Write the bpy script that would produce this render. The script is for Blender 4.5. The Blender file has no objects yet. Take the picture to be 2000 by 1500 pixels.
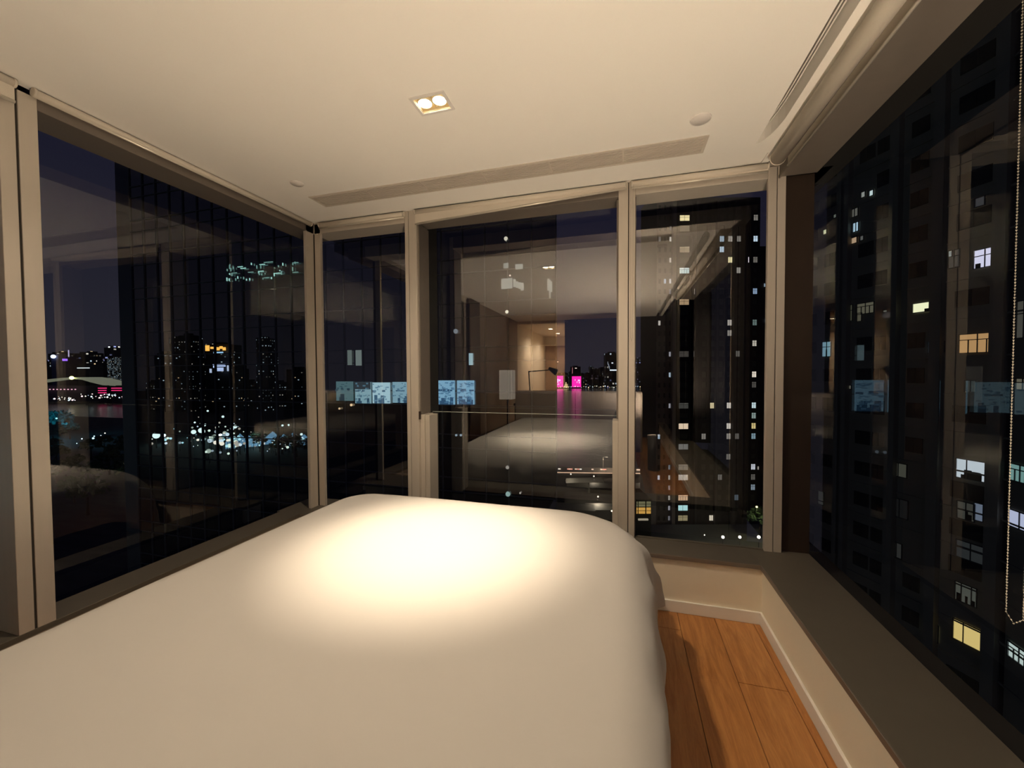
import bpy, bmesh, math, random
from mathutils import Vector, Matrix, noise
random.seed(7)
PI = math.pi
sc = bpy.context.scene
col = sc.collection

# ---------------------------------------------------------------- camera
F = 769.0; YAW = math.radians(15.745); PIT = math.radians(-1.551); ROL = math.radians(-.331); H = 1.4
def ray(x, y):
    """direction in the room's frame of a sight line (used to measure where things stand)"""
    u = x-1000; v = y-750
    c, s = math.cos(ROL), math.sin(ROL)
    u, v = u*c+v*s, -u*s+v*c
    dx = u/F; fy = -v/F
    c, s = math.cos(PIT), math.sin(PIT)
    dz = c-fy*s; dy = s+fy*c
    return Vector((dx*math.cos(YAW)-dz*math.sin(YAW), dx*math.sin(YAW)+dz*math.cos(YAW), dy))
CAM = Vector((0, 0, H))
def onY(x, y, Y):
    r = ray(x, y); return CAM+r*(Y/r.y)
def onX(x, y, X):
    r = ray(x, y); return CAM+r*(X/r.x)
def onZ(x, y, Z):
    r = ray(x, y); return CAM+r*((Z-H)/r.z)
FWD = Vector((-math.sin(YAW), math.cos(YAW), 0)); RGT = Vector((math.cos(YAW), math.sin(YAW), 0))
def onD(x, y, D):
    r = ray(x, y); return CAM+r*(D/r.dot(FWD))
cam = bpy.data.objects.new('camera', bpy.data.cameras.new('camera')); col.objects.link(cam)
fw = ray(1000, 750); rt = (ray(1001, 750)-fw).normalized(); up = -(ray(1000, 751)-fw).normalized(); fw.normalize()
cam.matrix_world = Matrix.Translation(CAM) @ Matrix((rt, up, -fw)).transposed().to_4x4()
cam.data.sensor_width = 36; cam.data.lens = F/2000*36; cam.data.clip_start = .02; cam.data.clip_end = 9000
sc.camera = cam

# ---------------------------------------------------------------- night sky, exposure
w = bpy.data.worlds.new('night'); sc.world = w; w.use_nodes = True
nt = w.node_tree; bg = nt.nodes['Background']
tc = nt.nodes.new('ShaderNodeTexCoord'); sp = nt.nodes.new('ShaderNodeSeparateXYZ')
rp = nt.nodes.new('ShaderNodeValToRGB')
nt.links.new(tc.outputs['Generated'], sp.inputs[0]); nt.links.new(sp.outputs['Z'], rp.inputs[0]); nt.links.new(rp.outputs[0], bg.inputs[0])
rp.color_ramp.elements[0].position = 0.0; rp.color_ramp.elements[0].color = (.022, .0205, .030, 1)
rp.color_ramp.elements[1].position = .55; rp.color_ramp.elements[1].color = (.0055, .0055, .019, 1)
bg.inputs[1].default_value = 1.0
sc.view_settings.view_transform = 'Standard'; sc.view_settings.look = 'None'
sc.view_settings.gamma = 1; sc.view_settings.use_curve_mapping = False
sc.view_settings.exposure = 0.25
sc.cycles.transparent_max_bounces = 24
sc.cycles.sample_clamp_indirect = 25

# ---------------------------------------------------------------- materials
def mat(name, c, rough=.6, metal=0, spec=.5, em=None, es=0, coat=0):
    m = bpy.data.materials.new(name); m.use_nodes = True
    b = m.node_tree.nodes['Principled BSDF']
    b.inputs['Base Color'].default_value = (*c, 1); b.inputs['Roughness'].default_value = rough
    b.inputs['Metallic'].default_value = metal; b.inputs['Specular IOR Level'].default_value = spec
    b.inputs['Coat Weight'].default_value = coat
    if em: b.inputs['Emission Color'].default_value = (*em, 1); b.inputs['Emission Strength'].default_value = es
    return m
def grain(m, scale=(30, 30, 30), amt=.08, bump=0, detail=4, bscale=None):
    """fine tone variation and relief"""
    n = m.node_tree; b = n.nodes['Principled BSDF']
    t = n.nodes.new('ShaderNodeTexCoord'); mp = n.nodes.new('ShaderNodeMapping'); mp.inputs['Scale'].default_value = scale
    z = n.nodes.new('ShaderNodeTexNoise'); z.inputs['Scale'].default_value = 1; z.inputs['Detail'].default_value = detail
    n.links.new(t.outputs['Object'], mp.inputs[0]); n.links.new(mp.outputs[0], z.inputs['Vector'])
    mx = n.nodes.new('ShaderNodeMix'); mx.data_type = 'RGBA'
    c = b.inputs['Base Color'].default_value
    mx.inputs[6].default_value = (*[v*(1-amt) for v in c[:3]], 1); mx.inputs[7].default_value = (*[min(1, v*(1+amt)) for v in c[:3]], 1)
    n.links.new(z.outputs['Fac'], mx.inputs[0]); n.links.new(mx.outputs[2], b.inputs['Base Color'])
    if bump:
        bp = n.nodes.new('ShaderNodeBump'); bp.inputs['Strength'].default_value = bump; bp.inputs['Distance'].default_value = .002
        n.links.new(z.outputs['Fac'], bp.inputs['Height']); n.links.new(bp.outputs[0], b.inputs['Normal'])
    return m
def emis(name, c, s):
    m = bpy.data.materials.new(name); m.use_nodes = True; n = m.node_tree; n.nodes.clear()
    e = n.nodes.new('ShaderNodeEmission'); o = n.nodes.new('ShaderNodeOutputMaterial')
    e.inputs[0].default_value = (*c, 1); e.inputs[1].default_value = s; n.links.new(e.outputs[0], o.inputs[0]); return m
def glass(name, ior, tint=(1, 1, 1)):
    m = bpy.data.materials.new(name); m.use_nodes = True; n = m.node_tree; n.nodes.clear()
    t = n.nodes.new('ShaderNodeBsdfTransparent'); t.inputs[0].default_value = (*tint, 1)
    g = n.nodes.new('ShaderNodeBsdfAnisotropic'); g.inputs['Roughness'].default_value = 0
    g.inputs[0].default_value = (1, 1, 1, 1)
    f = n.nodes.new('ShaderNodeFresnel'); f.inputs[0].default_value = ior
    x = n.nodes.new('ShaderNodeMixShader'); o = n.nodes.new('ShaderNodeOutputMaterial')
    n.links.new(f.outputs[0], x.inputs[0]); n.links.new(t.outputs[0], x.inputs[1]); n.links.new(g.outputs[0], x.inputs[2]); n.links.new(x.outputs[0], o.inputs[0])
    return m
def clear(name, tint=(1, 1, 1)):
    m = bpy.data.materials.new(name); m.use_nodes = True; n = m.node_tree; n.nodes.clear()
    t = n.nodes.new('ShaderNodeBsdfTransparent'); t.inputs[0].default_value = (*tint, 1)
    o = n.nodes.new('ShaderNodeOutputMaterial'); n.links.new(t.outputs[0], o.inputs[0]); return m

M = {}
M['ceil'] = grain(mat('ceiling paint', (.90, .875, .83), .9, spec=.2), (6, 6, 6), .015)
M['wall'] = grain(mat('cream wall paint', (.82, .755, .62), .75, spec=.3), (8, 8, 8), .02)
M['base'] = grain(mat('white skirting paint', (.82, .79, .74), .45), (8, 8, 8), .02)
M['champ'] = grain(mat('champagne metal', (.60, .545, .475), .42, .3), (40, 40, 3), .05)
M['bronze'] = grain(mat('bronze metal', (.055, .038, .028), .4, .5), (30, 30, 4), .06)
M['soffit'] = grain(mat('taupe metal', (.21, .18, .155), .45, .35), (20, 20, 20), .05)
M['sill'] = grain(mat('dark taupe sill', (.115, .103, .082), .5, .2), (12, 12, 12), .07)
M['black'] = mat('black cavity lining', (.012, .011, .010), .6)
M['gap'] = mat('dark joint', (.03, .024, .018), .8)
M['glassF'] = glass('window glass', 3.2, (.93, .93, .93))
M['glassS'] = glass('side window glass', 1.95, (.86, .90, .86))
M['glassR'] = glass('right window glass', 1.62, (.88, .92, .87))
M['glassB'] = glass('balustrade glass', 1.16, (.97, .98, .98))
M['clear'] = clear('clear edge')
M['edge'] = mat('polished glass edge', (.45, .50, .46), .25)
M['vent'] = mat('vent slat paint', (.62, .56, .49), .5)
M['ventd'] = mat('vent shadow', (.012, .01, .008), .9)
M['disc'] = mat('white plastic disc', (.74, .71, .68), .5)
M['blind'] = grain(mat('cream blind fabric', (.68, .62, .53), .85), (300, 300, 300), .05)
M['rail'] = mat('satin rail', (.72, .67, .58), .28, .35)
M['chain'] = mat('steel bead chain', (.21, .195, .165), .5, .0)
M['track'] = mat('white track', (.72, .69, .64), .4)
M['gold'] = mat('warm lamp trim', (.80, .70, .48), .3, .3)
M['bulb'] = emis('lamp glow', (1, .90, .74), 30)
M['head'] = grain(mat('taupe headboard fabric', (.33, .285, .25), .9), (250, 250, 250), .12, .2)
M['bedbase'] = grain(mat('dark brown bed base fabric', (.045, .034, .03), .9), (200, 200, 200), .1)
M['mattress'] = mat('mattress ticking', (.7, .68, .64), .8)
M['steel'] = mat('black lamp metal', (.02, .02, .02), .4, .5)
M['panel'] = grain(mat('taupe wall panel', (.32, .265, .21), .6), (3, 3, 1), .1)
M['dark'] = grain(mat('dark wardrobe panel', (.045, .04, .038), .45), (4, 4, 4), .1)
M['corr'] = grain(mat('corridor paint', (.75, .66, .53), .7), (4, 4, 4), .03)
M['doorw'] = grain(mat('brown door veneer', (.36, .235, .14), .5), (4, 4, 40), .12)
M['curtain'] = grain(mat('taupe curtain', (.30, .25, .205), .9), (100, 100, 5), .1)
M['shade'] = mat('lamp shade cloth', (.85, .82, .76), .8, em=(1, .9, .75), es=.25)

def duvet_mat():
    m = mat('white cotton', (.53, .515, .49), .85, spec=.2); n = m.node_tree; b = n.nodes['Principled BSDF']
    b.inputs['Sheen Weight'].default_value = .15
    t = n.nodes.new('ShaderNodeTexCoord')
    z = n.nodes.new('ShaderNodeTexNoise'); z.inputs['Scale'].default_value = 5; z.inputs['Detail'].default_value = 5; z.inputs['Distortion'].default_value = .6
    n.links.new(t.outputs['Object'], z.inputs['Vector'])
    z2 = n.nodes.new('ShaderNodeTexNoise'); z2.inputs['Scale'].default_value = 900
    n.links.new(t.outputs['Object'], z2.inputs['Vector'])
    bp = n.nodes.new('ShaderNodeBump'); bp.inputs['Strength'].default_value = .25; bp.inputs['Distance'].default_value = .012
    n.links.new(z.outputs['Fac'], bp.inputs['Height'])
    b2 = n.nodes.new('ShaderNodeBump'); b2.inputs['Strength'].default_value = .12; b2.inputs['Distance'].default_value = .0005
    n.links.new(z2.outputs['Fac'], b2.inputs['Height']); n.links.new(bp.outputs[0], b2.inputs['Normal']); n.links.new(b2.outputs[0], b.inputs['Normal'])
    return m
M['duvet'] = duvet_mat()
def wood_mat(name, c1, c2, seed):
    m = mat(name, c1, .42, coat=.05); n = m.node_tree; b = n.nodes['Principled BSDF']
    t = n.nodes.new('ShaderNodeTexCoord'); mp = n.nodes.new('ShaderNodeMapping'); mp.inputs['Scale'].default_value = (14, 1.3, 5); mp.inputs['Location'].default_value = (seed*3.1, seed*7.7, 0)
    z = n.nodes.new('ShaderNodeTexNoise'); z.inputs['Scale'].default_value = 2.2; z.inputs['Detail'].default_value = 8; z.inputs['Distortion'].default_value = 1.1; z.inputs['Roughness'].default_value = .62
    n.links.new(t.outputs['Object'], mp.inputs[0]); n.links.new(mp.outputs[0], z.inputs['Vector'])
    r = n.nodes.new('ShaderNodeValToRGB'); e = r.color_ramp.elements
    e[0].position = .32; e[0].color = (*c2, 1); e[1].position = .62; e[1].color = (*c1, 1)
    n.links.new(z.outputs['Fac'], r.inputs[0])
    k = n.nodes.new('ShaderNodeTexNoise'); k.inputs['Scale'].default_value = 1.6; k.inputs['Detail'].default_value = 3; k.inputs['Distortion'].default_value = 3
    mp2 = n.nodes.new('ShaderNodeMapping'); mp2.inputs['Scale'].default_value = (60, 5, 5); mp2.inputs['Location'].default_value = (seed, seed*2, 0)
    n.links.new(t.outputs['Object'], mp2.inputs[0]); n.links.new(mp2.outputs[0], k.inputs['Vector'])
    mx = n.nodes.new('ShaderNodeMix'); mx.data_type = 'RGBA'; mx.blend_type = 'MULTIPLY'; mx.inputs[0].default_value = .35
    n.links.new(r.outputs[0], mx.inputs[6]); n.links.new(k.outputs['Fac'], mx.inputs[7]); n.links.new(mx.outputs[2], b.inputs['Base Color'])
    bp = n.nodes.new('ShaderNodeBump'); bp.inputs['Strength'].default_value = .2; bp.inputs['Distance'].default_value = .001
    n.links.new(k.outputs['Fac'], bp.inputs['Height']); n.links.new(bp.outputs[0], b.inputs['Normal'])
    return m
WOOD = [wood_mat('oak plank tone %d' % i, c1, c2, i) for i, (c1, c2) in enumerate([((.60, .27, .085), (.40, .155, .04)), ((.56, .24, .07), (.36, .135, .034)), ((.63, .295, .10), (.43, .17, .046)), ((.54, .225, .065), (.34, .125, .03))])]

# ---------------------------------------------------------------- helpers
class MB:
    def __init__(s): s.v = []; s.f = []; s.m = []; s.sm = []
    def quad(s, a, b, c, d, mi=0):
        n = len(s.v); s.v += [tuple(a), tuple(b), tuple(c), tuple(d)]; s.f.append((n, n+1, n+2, n+3)); s.m.append(mi); s.sm.append(False)
    def poly(s, pts, mi=0):
        n = len(s.v); s.v += [tuple(p) for p in pts]; s.f.append(tuple(range(n, n+len(pts)))); s.m.append(mi); s.sm.append(False)
    def box(s, x0, x1, y0, y1, z0, z1, mi=0, T=None, bev=0):
        if bev > 0:
            bm = bmesh.new(); bmesh.ops.create_cube(bm, size=1)
            for v in bm.verts: v.co = Vector(((x0+x1)/2+v.co.x*(x1-x0), (y0+y1)/2+v.co.y*(y1-y0), (z0+z1)/2+v.co.z*(z1-z0)))
            bmesh.ops.bevel(bm, geom=bm.edges[:], offset=bev, segments=2, affect='EDGES', profile=.5)
            n = len(s.v); bm.verts.index_update()
            s.v += [tuple(T @ v.co) if T else tuple(v.co) for v in bm.verts]
            for f in bm.faces: s.f.append(tuple(n+v.index for v in f.verts)); s.m.append(mi); s.sm.append(False)
            bm.free(); return s
        c = [Vector((x, y, z)) for x in (x0, x1) for y in (y0, y1) for z in (z0, z1)]
        if T: c = [T @ p for p in c]
        n = len(s.v); s.v += [tuple(p) for p in c]
        for q in ((0, 1, 3, 2), (4, 6, 7, 5), (0, 4, 5, 1), (2, 3, 7, 6), (0, 2, 6, 4), (1, 5, 7, 3)):
            s.f.append(tuple(n+i for i in q)); s.m.append(mi); s.sm.append(False)
        return s
    def tube(s, a, b, r, seg=12, mi=0, r2=None, caps=True):
        a = Vector(a); b = Vector(b); d = (b-a).normalized(); r2 = r if r2 is None else r2
        u = d.orthogonal().normalized(); v = d.cross(u); n = len(s.v)
        for p, rr in ((a, r), (b, r2)):
            for i in range(seg):
                t = 2*PI*i/seg; s.v.append(tuple(p+(u*math.cos(t)+v*math.sin(t))*rr))
        for i in range(seg):
            j = (i+1) % seg; s.f.append((n+i, n+j, n+seg+j, n+seg+i)); s.m.append(mi); s.sm.append(True)
        if caps:
            s.f.append(tuple(n+i for i in range(seg))[::-1]); s.m.append(mi); s.sm.append(False)
            s.f.append(tuple(n+seg+i for i in range(seg))); s.m.append(mi); s.sm.append(False)
        return s
    def lathe(s, c, prof, seg=32, mi=0):
        """prof: list of (r, z) around vertical axis through c"""
        c = Vector(c); n = len(s.v)
        for r, z in prof:
            for i in range(seg):
                t = 2*PI*i/seg; s.v.append((c.x+r*math.cos(t), c.y+r*math.sin(t), c.z+z))
        for k in range(len(prof)-1):
            for i in range(seg):
                j = (i+1) % seg; s.f.append((n+k*seg+i, n+k*seg+j, n+(k+1)*seg+j, n+(k+1)*seg+i)); s.m.append(mi); s.sm.append(True)
        return s
    def ball(s, c, r, seg=8, rings=5, mi=0, sz=1):
        c = Vector(c); pr = [(max(.0001, r*math.sin(PI*k/rings)), -r*sz*math.cos(PI*k/rings)) for k in range(rings+1)]
        return s.lathe(c, pr, seg, mi)
    def build(s, name, mats, parent=None):
        me = bpy.data.meshes.new(name); me.from_pydata(s.v, [], s.f)
        for m in (mats if isinstance(mats, (list, tuple)) else [mats]): me.materials.append(m)
        me.polygons.foreach_set('material_index', s.m); me.polygons.foreach_set('use_smooth', s.sm); me.update()
        bm = bmesh.new(); bm.from_mesh(me)
        if all(len(f.verts) > 2 for f in bm.faces) and len(bm.faces) < 60000 and s.fix: bmesh.ops.recalc_face_normals(bm, faces=bm.faces)
        bm.to_mesh(me); bm.free()
        o = bpy.data.objects.new(name, me); col.objects.link(o)
        if parent: o.parent = parent
        return o
    fix = True
def tag(o, label=None, cat=None, group=None, kind=None):
    if label: o['label'] = label
    if cat: o['category'] = cat
    if group: o['group'] = group
    if kind: o['kind'] = kind
    return o
def empty(name, loc=(0, 0, 0), rz=0):
    o = bpy.data.objects.new(name, None); col.objects.link(o); o.location = loc; o.rotation_euler = (0, 0, rz); o.empty_display_size = .1; return o
def rel(mb, root):
    """move world-space mesh data into the frame of its root"""
    R = Matrix.LocRotScale(root.location, root.rotation_euler, None).inverted()
    mb.v = [tuple(R @ Vector(p)) for p in mb.v]; return mb
def struct(name, label, cat='wall', mesh=None, mats=None):
    o = mesh.build(name, mats) if mesh else empty(name)
    return tag(o, label, cat, kind='structure')
def copy_tree(o, parent=None):
    c = o.copy(); col.objects.link(c); c.parent = parent
    for ch in list(o.children): copy_tree(ch, c)
    return c

# ================================================================ ROOM SHELL
HC = 2.6
XL, XR, YF = -2.38, .744, 2.444          # left wall face, right dwarf wall, front dwarf wall
ZS = .335
YB = -2.85                                # back wall
# --- floor with planks
fb = MB(); fb.box(-2.6, .95, -6.4, 2.65, -.12, -.014)
floor = struct('floor', 'orange-brown oak plank floor showing right of the bed', 'floor', fb, M['gap'])
PW = .197; x = .700; cols = [(.700, .744)]
while x > -2.38: cols.append((max(-2.38, x-PW), x)); x -= PW
cuts = {1: [1.95, .35, -1.2], 2: [.9, -.7, -2.0], 3: [2.27, .75, -.9]}
for ci, (x0, x1) in enumerate(cols):
    cc = cuts.get(ci, sorted([random.uniform(1.2, 2.2), random.uniform(-.4, .8), random.uniform(-2.2, -.8)], reverse=True))
    ys = [YF]+cc+[YB-3.5 if x1 < -1.28 else YB]
    for k in range(len(ys)-1):
        if x1-x0 < .02: continue
        pb = MB().box(x0+.0012, x1-.0012, ys[k+1]+.0012, ys[k]-.0012, -.014, 0, bev=.0012)
        pb.build('plank', WOOD[(ci*2+k*3+(ci*k) % 2) % 4], floor)
# --- ceiling, cut out for the lamp, vent, curtain recess
VX0, VX1, VY0, VY1 = -2.035, .405, 2.235, 2.372
LX0, LX1, LY0, LY1 = -.887, -.747, 1.572, 1.668
CP0, CP1 = .672, .738
xs = [-2.40, VX0, LX0, LX1, VX1, CP0]; ys = [YB, LY0, LY1, VY0, VY1, 2.59]
cb = MB()
for i in range(len(xs)-1):
    for j in range(len(ys)-1):
        cx = (xs[i]+xs[i+1])/2; cy = (ys[j]+ys[j+1])/2
        if VX0 < cx < VX1 and VY0 < cy < VY1: continue
        if LX0 < cx < LX1 and LY0 < cy < LY1: continue
        cb.box(xs[i], xs[i+1], ys[j], ys[j+1], HC, HC+.1)
# right strip with the curved end of the curtain recess
curve = [(CP0, 2.385), (CP0+.012, 2.372), (CP0+.03, 2.345), (CP0+.046, 2.305), (CP0+.058, 2.25), (CP1, 2.18)]
pts = [(CP0, 2.49), (.765, 2.49), (.765, YB), (CP1, YB)]+curve[::-1]
for z in (HC, HC+.1): cb.poly([(p[0], p[1], z) for p in (pts if z > HC else pts[::-1])])
for i in range(len(pts)):
    a, b = pts[i], pts[(i+1) % len(pts)]; cb.quad((*a, HC), (*b, HC), (*b, HC+.1), (*a, HC+.1))
cb.box(.40, .78, YB, 2.62, HC+.10, HC+.13)
cb.box(-2.5, 1.3, YB, 3.06, HC+.13, HC+.2)
cb.box(-1.05, -.6, 1.4, 1.85, HC+.1, HC+.14)
ceiling = struct('ceiling', 'flat cream ceiling with recessed curtain slot along its right edge', 'ceiling', cb, M['ceil'])
cb2 = MB(); cb2.box(CP0, .765, 2.485, 2.66, HC+.010, HC+.06); cb2.box(.765, .80, 2.591, 2.66, HC+.004, HC+.06); cb2.box(.765, .80, YB, 2.6, HC-.0, HC+.06); cb2.box(-2.42, .676, 2.591, 2.66, HC+.004, HC+.06)
cb2.build('ceiling_edge_panel', M['ceil'], ceiling)
# --- dwarf walls under the sills
b_ = MB(); b_.box(-2.6, .95, YF, YF+.15, 0, .31)
struct('wall_front', 'low cream wall under the front window sill', 'wall', b_, M['wall'])
b_ = MB(); b_.box(XR, XR+.2, YB, YF, 0, .31)
struct('wall_right', 'low cream wall under the long right window sill', 'wall', b_, M['wall'])
b_ = MB(); b_.box(XL-.2, XL+.001, YB, YF, 0, .31); b_.box(XL-.2, XL, YB, .30, .31, 2.6)
struct('wall_left', 'wall behind the bed on the left side, low below the glass', 'wall', b_, M['panel'])
b_ = MB(); b_.box(-1.27, 1.3, YB-.1, YB, 0, HC+.13); b_.box(-1.27, -1.22, -6.3, YB-.1, 0, HC)
struct('wall_back', 'dark rear wall mirrored faintly in the centre window', 'wall', b_, M['dark'])
b_ = MB(); b_.box(XL-.15, XL, -6.3, YB, 0, HC); b_.box(XL-.15, -1.2, -6.35, -6.25, 0, HC); b_.box(-1.275, -1.27, -6.25, YB-.1, 0, HC)
struct('wall_corridor', 'warm lit corridor walls mirrored in the centre window', 'wall', b_, M['corr'])
b_ = MB(); b_.box(XL-.15, -1.2, -6.3, YB, HC-.06, HC+.1)
struct('ceiling_corridor', 'warm lit corridor ceiling mirrored in the centre window', 'ceiling', b_, M['corr'])
b_ = MB(); b_.box(.86, 1.3, YB, -.55, .31, 2.62)
struct('wall_right_rear', 'dark wall past the end of the right window', 'wall', b_, M['dark'])
d = struct('door_1', 'brown veneered door at the end of the mirrored corridor', 'door')
MB().box(-2.36, -1.72, -6.25, -6.21, 0, 2.2, bev=.004).build('door_leaf', M['doorw'], d)
MB().box(-1.85, -1.79, -6.21, -6.17, 1.0, 1.03).build('door_handle', M['rail'], d)
m2 = MB(); m2.box(-1.72, -1.67, -6.25, -6.2, 0, 2.25); m2.box(-2.36, -1.67, -6.25, -6.2, 2.2, 2.25); m2.build('door_frame', M['doorw'], d)
# --- skirting
def skirt(name, label, x0, x1, y0, y1, nx, ny):
    b = MB(); b.box(x0, x1, y0, y1, 0, .068, bev=.0025)
    return struct(name, label, 'baseboard', b, M['base'])
skirt('baseboard_front', 'pale skirting board along the low front wall', .0, XR, YF-.013, YF, 0, -1)
skirt('baseboard_right', 'pale skirting board running along the right wall', XR-.013, XR, YB, YF-.013, -1, 0)
# --- sills
b_ = MB(); b_.box(-2.6, .0, YF-.010, 2.80, .31, ZS, bev=.002); b_.box(.0, .735, YF-.010, 2.665, .31, ZS, bev=.002)
sf = struct('trim_1', 'dark taupe window sill under the front windows', 'sill', b_, M['sill'])
MB().box(-2.38, .735, YF-.0135, YF-.010, .3105, ZS-.002).build('sill_lip', M['soffit'], sf)
b_ = MB(); b_.box(.735, 1.05, YB, 2.665, .31, ZS, bev=.002); b_.box(.86, 1.05, 2.66, 2.80, .31, ZS, bev=.001)
sr = struct('trim_2', 'dark taupe window sill running along the right window', 'sill', b_, M['sill'])
MB().box(.7315, .735, YB, YF-.012, .3105, ZS-.002).build('sill_lip', M['soffit'], sr)
b_ = MB(); b_.box(-2.57, XL, YB, 2.44, .31, ZS, bev=.002)
struct('trim_3', 'dark taupe sill under the left windows behind the bed', 'sill', b_, M['sill'])

# ================================================================ WINDOWS
YG, XGL, XGR = 3.04, -2.77, 1.27
def pane(parent, a, b, c, d_, nrm, m, name='pane', th=.012):
    """glass sheet; the room-side face mirrors, the rest is clear"""
    a, b, c, d_ = map(Vector, (a, b, c, d_)); n = Vector(nrm)*-th
    g = MB(); g.fix = False
    g.quad(a, b, c, d_, 0)
    if (b-a).cross(c-a).dot(Vector(nrm)) < 0: g.f[0] = g.f[0][::-1]
    e = [a+n, b+n, c+n, d_+n]
    g.quad(*e, 1)
    for i in range(4):
        j = (i+1) % 4; p = (a, b, c, d_); g.quad(p[i], p[j], e[j], e[i], 1)
    return g.build(name, [m, M['clear']], parent)
def frame(parent, name, m, *boxes, bev=.002):
    g = MB()
    for b in boxes: g.box(*b, bev=bev)
    return g.build(name, m, parent)
ZT = 2.52
# window_1: large left pane
w1 = struct('window_1', 'large left window over the bed facing the dark glass tower', 'window')
frame(w1, 'head_frame', M['soffit'], (-2.57, XL, 1.087, 2.80, ZT, HC+.02))
frame(w1, 'mullion', M['champ'], (-2.57, XL, 1.030, 1.087, ZS, ZT+.05))
frame(w1, 'mullion', M['champ'], (-2.405, XL, 2.548, 2.626, ZS, HC-.01))
frame(w1, 'cavity_frame', M['black'], (XGL, -2.57, 1.00, 1.06, .1, HC+.1), (XGL, -2.57, 1.0, 2.75, .1, .2), (XGL, -2.57, 1.0, 2.75, HC+.02, HC+.1), bev=0)
pane(w1, (XGL, 1.03, .2), (XGL, YG, .2), (XGL, YG, 2.66), (XGL, 1.03, 2.66), (1, 0, 0), M['glassS'])
# window_6: next left pane towards the camera
w6 = struct('window_6', 'dark left window at the photo edge beside the double post', 'window')
frame(w6, 'head_frame', M['soffit'], (-2.57, XL, .30, 1.020, ZT, HC+.02))
frame(w6, 'mullion', M['champ'], (-2.57, XL, .976, 1.022, ZS, ZT+.05))
frame(w6, 'mullion', M['champ'], (-2.57, XL, .30, .36, ZS, ZT+.05))
frame(w6, 'seam', M['gap'], (-2.56, XL-.006, 1.018, 1.034, ZS, HC), bev=0)
frame(w6, 'cavity_frame', M['black'], (XGL, -2.57, .25, .32, .1, HC+.1), (XGL, -2.57, .3, 1.0, .1, .2), (XGL, -2.57, .3, 1.0, HC+.02, HC+.1), bev=0)
pane(w6, (XGL, .3, .2), (XGL, 1.0, .2), (XGL, 1.0, 2.66), (XGL, .3, 2.66), (1, 0, 0), M['glassS'])
# window_2: narrow front-left
w2 = struct('window_2', 'narrow front window left of centre beside the room corner', 'window')
frame(w2, 'mullion', M['champ'], (-2.374, -2.319, 2.63, 2.655, ZS, HC-.005))
frame(w2, 'mullion', M['champ'], (-1.563, -1.534, 2.63, 2.80, ZS, HC+.02))
frame(w2, 'seam', M['gap'], (-2.40, -2.33, 2.636, 2.652, ZS, HC-.01), (-2.40, -2.384, 2.56, 2.65, ZS, HC-.02), bev=0)
frame(w2, 'head_frame', M['champ'], (-2.379, -1.563, 2.63, 2.80, ZT, HC+.02))
frame(w2, 'cavity_frame', M['black'], (-1.60, -1.56, 2.80, YG-.01, .1, HC+.1), (-2.57, -1.56, 2.80, YG, .1, .2), (-2.57, -1.5, 2.80, YG, HC+.02, HC+.1), bev=0)
pane(w2, (XGL, YG, .2), (-1.58, YG, .2), (-1.58, YG, 2.66), (XGL, YG, 2.66), (0, -1, 0), M['glassF'])
# window_3: wide centre window
w3 = struct('window_3', 'wide centre window mirroring the bed and corridor over the harbour', 'window')
frame(w3, 'mullion', M['champ'], (-1.530, -1.467, 2.63, 2.80, ZS, HC+.02))
frame(w3, 'mullion', M['champ'], (-.029, .030, 2.63, 2.80, ZS, HC+.02))
frame(w3, 'seam', M['gap'], (-1.545, -1.50, 2.636, 2.79, ZS, HC+.01), (.02, .045, 2.636, 2.79, ZS, HC+.01), bev=0)
frame(w3, 'lower_frame', M['champ'], (-1.466, -1.432, 2.655, 2.80, ZS, 1.095), (-1.431, -1.395, 2.665, 2.80, ZS, 1.09))
frame(w3, 'lower_frame', M['champ'], (-.066, -.030, 2.655, 2.80, ZS, 1.085))
frame(w3, 'reveal', M['soffit'], (-1.466, -1.456, 2.65, 2.80, 1.10, ZT-.01), (-.04, -.030, 2.65, 2.80, 1.10, ZT-.01), bev=0)
frame(w3, 'handle_stay', M['bronze'], (-1.472, -1.455, 2.632, 2.645, 1.06, 1.12), bev=0)
frame(w3, 'head_frame', M['soffit'], (-1.467, -.029, 2.63, 2.80, ZT, HC+.02))
frame(w3, 'cavity_frame', M['black'], (-1.56, -1.50, 2.80, YG-.01, .1, HC+.1), (-.02, .06, 2.80, YG-.01, .1, HC+.1), (-1.56, .06, 2.80, YG, .1, .2), (-1.5, .06, 2.80, YG, HC+.02, HC+.1), bev=0)
pane(w3, (-1.58, YG, .2), (.02, YG, .2), (.02, YG, 2.66), (-1.58, YG, 2.66), (0, -1, 0), M['glassF'])
gb = pane(w3, (-1.45, 2.82, .33), (-.03, 2.82, .33), (-.03, 2.82, 1.10), (-1.45, 2.82, 1.10), (0, -1, 0), M['glassB'], 'balustrade_pane')
MB().box(-1.45, -.03, 2.82, 2.832, 1.1001, 1.103).build('pane_edge', M['edge'], w3)
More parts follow.
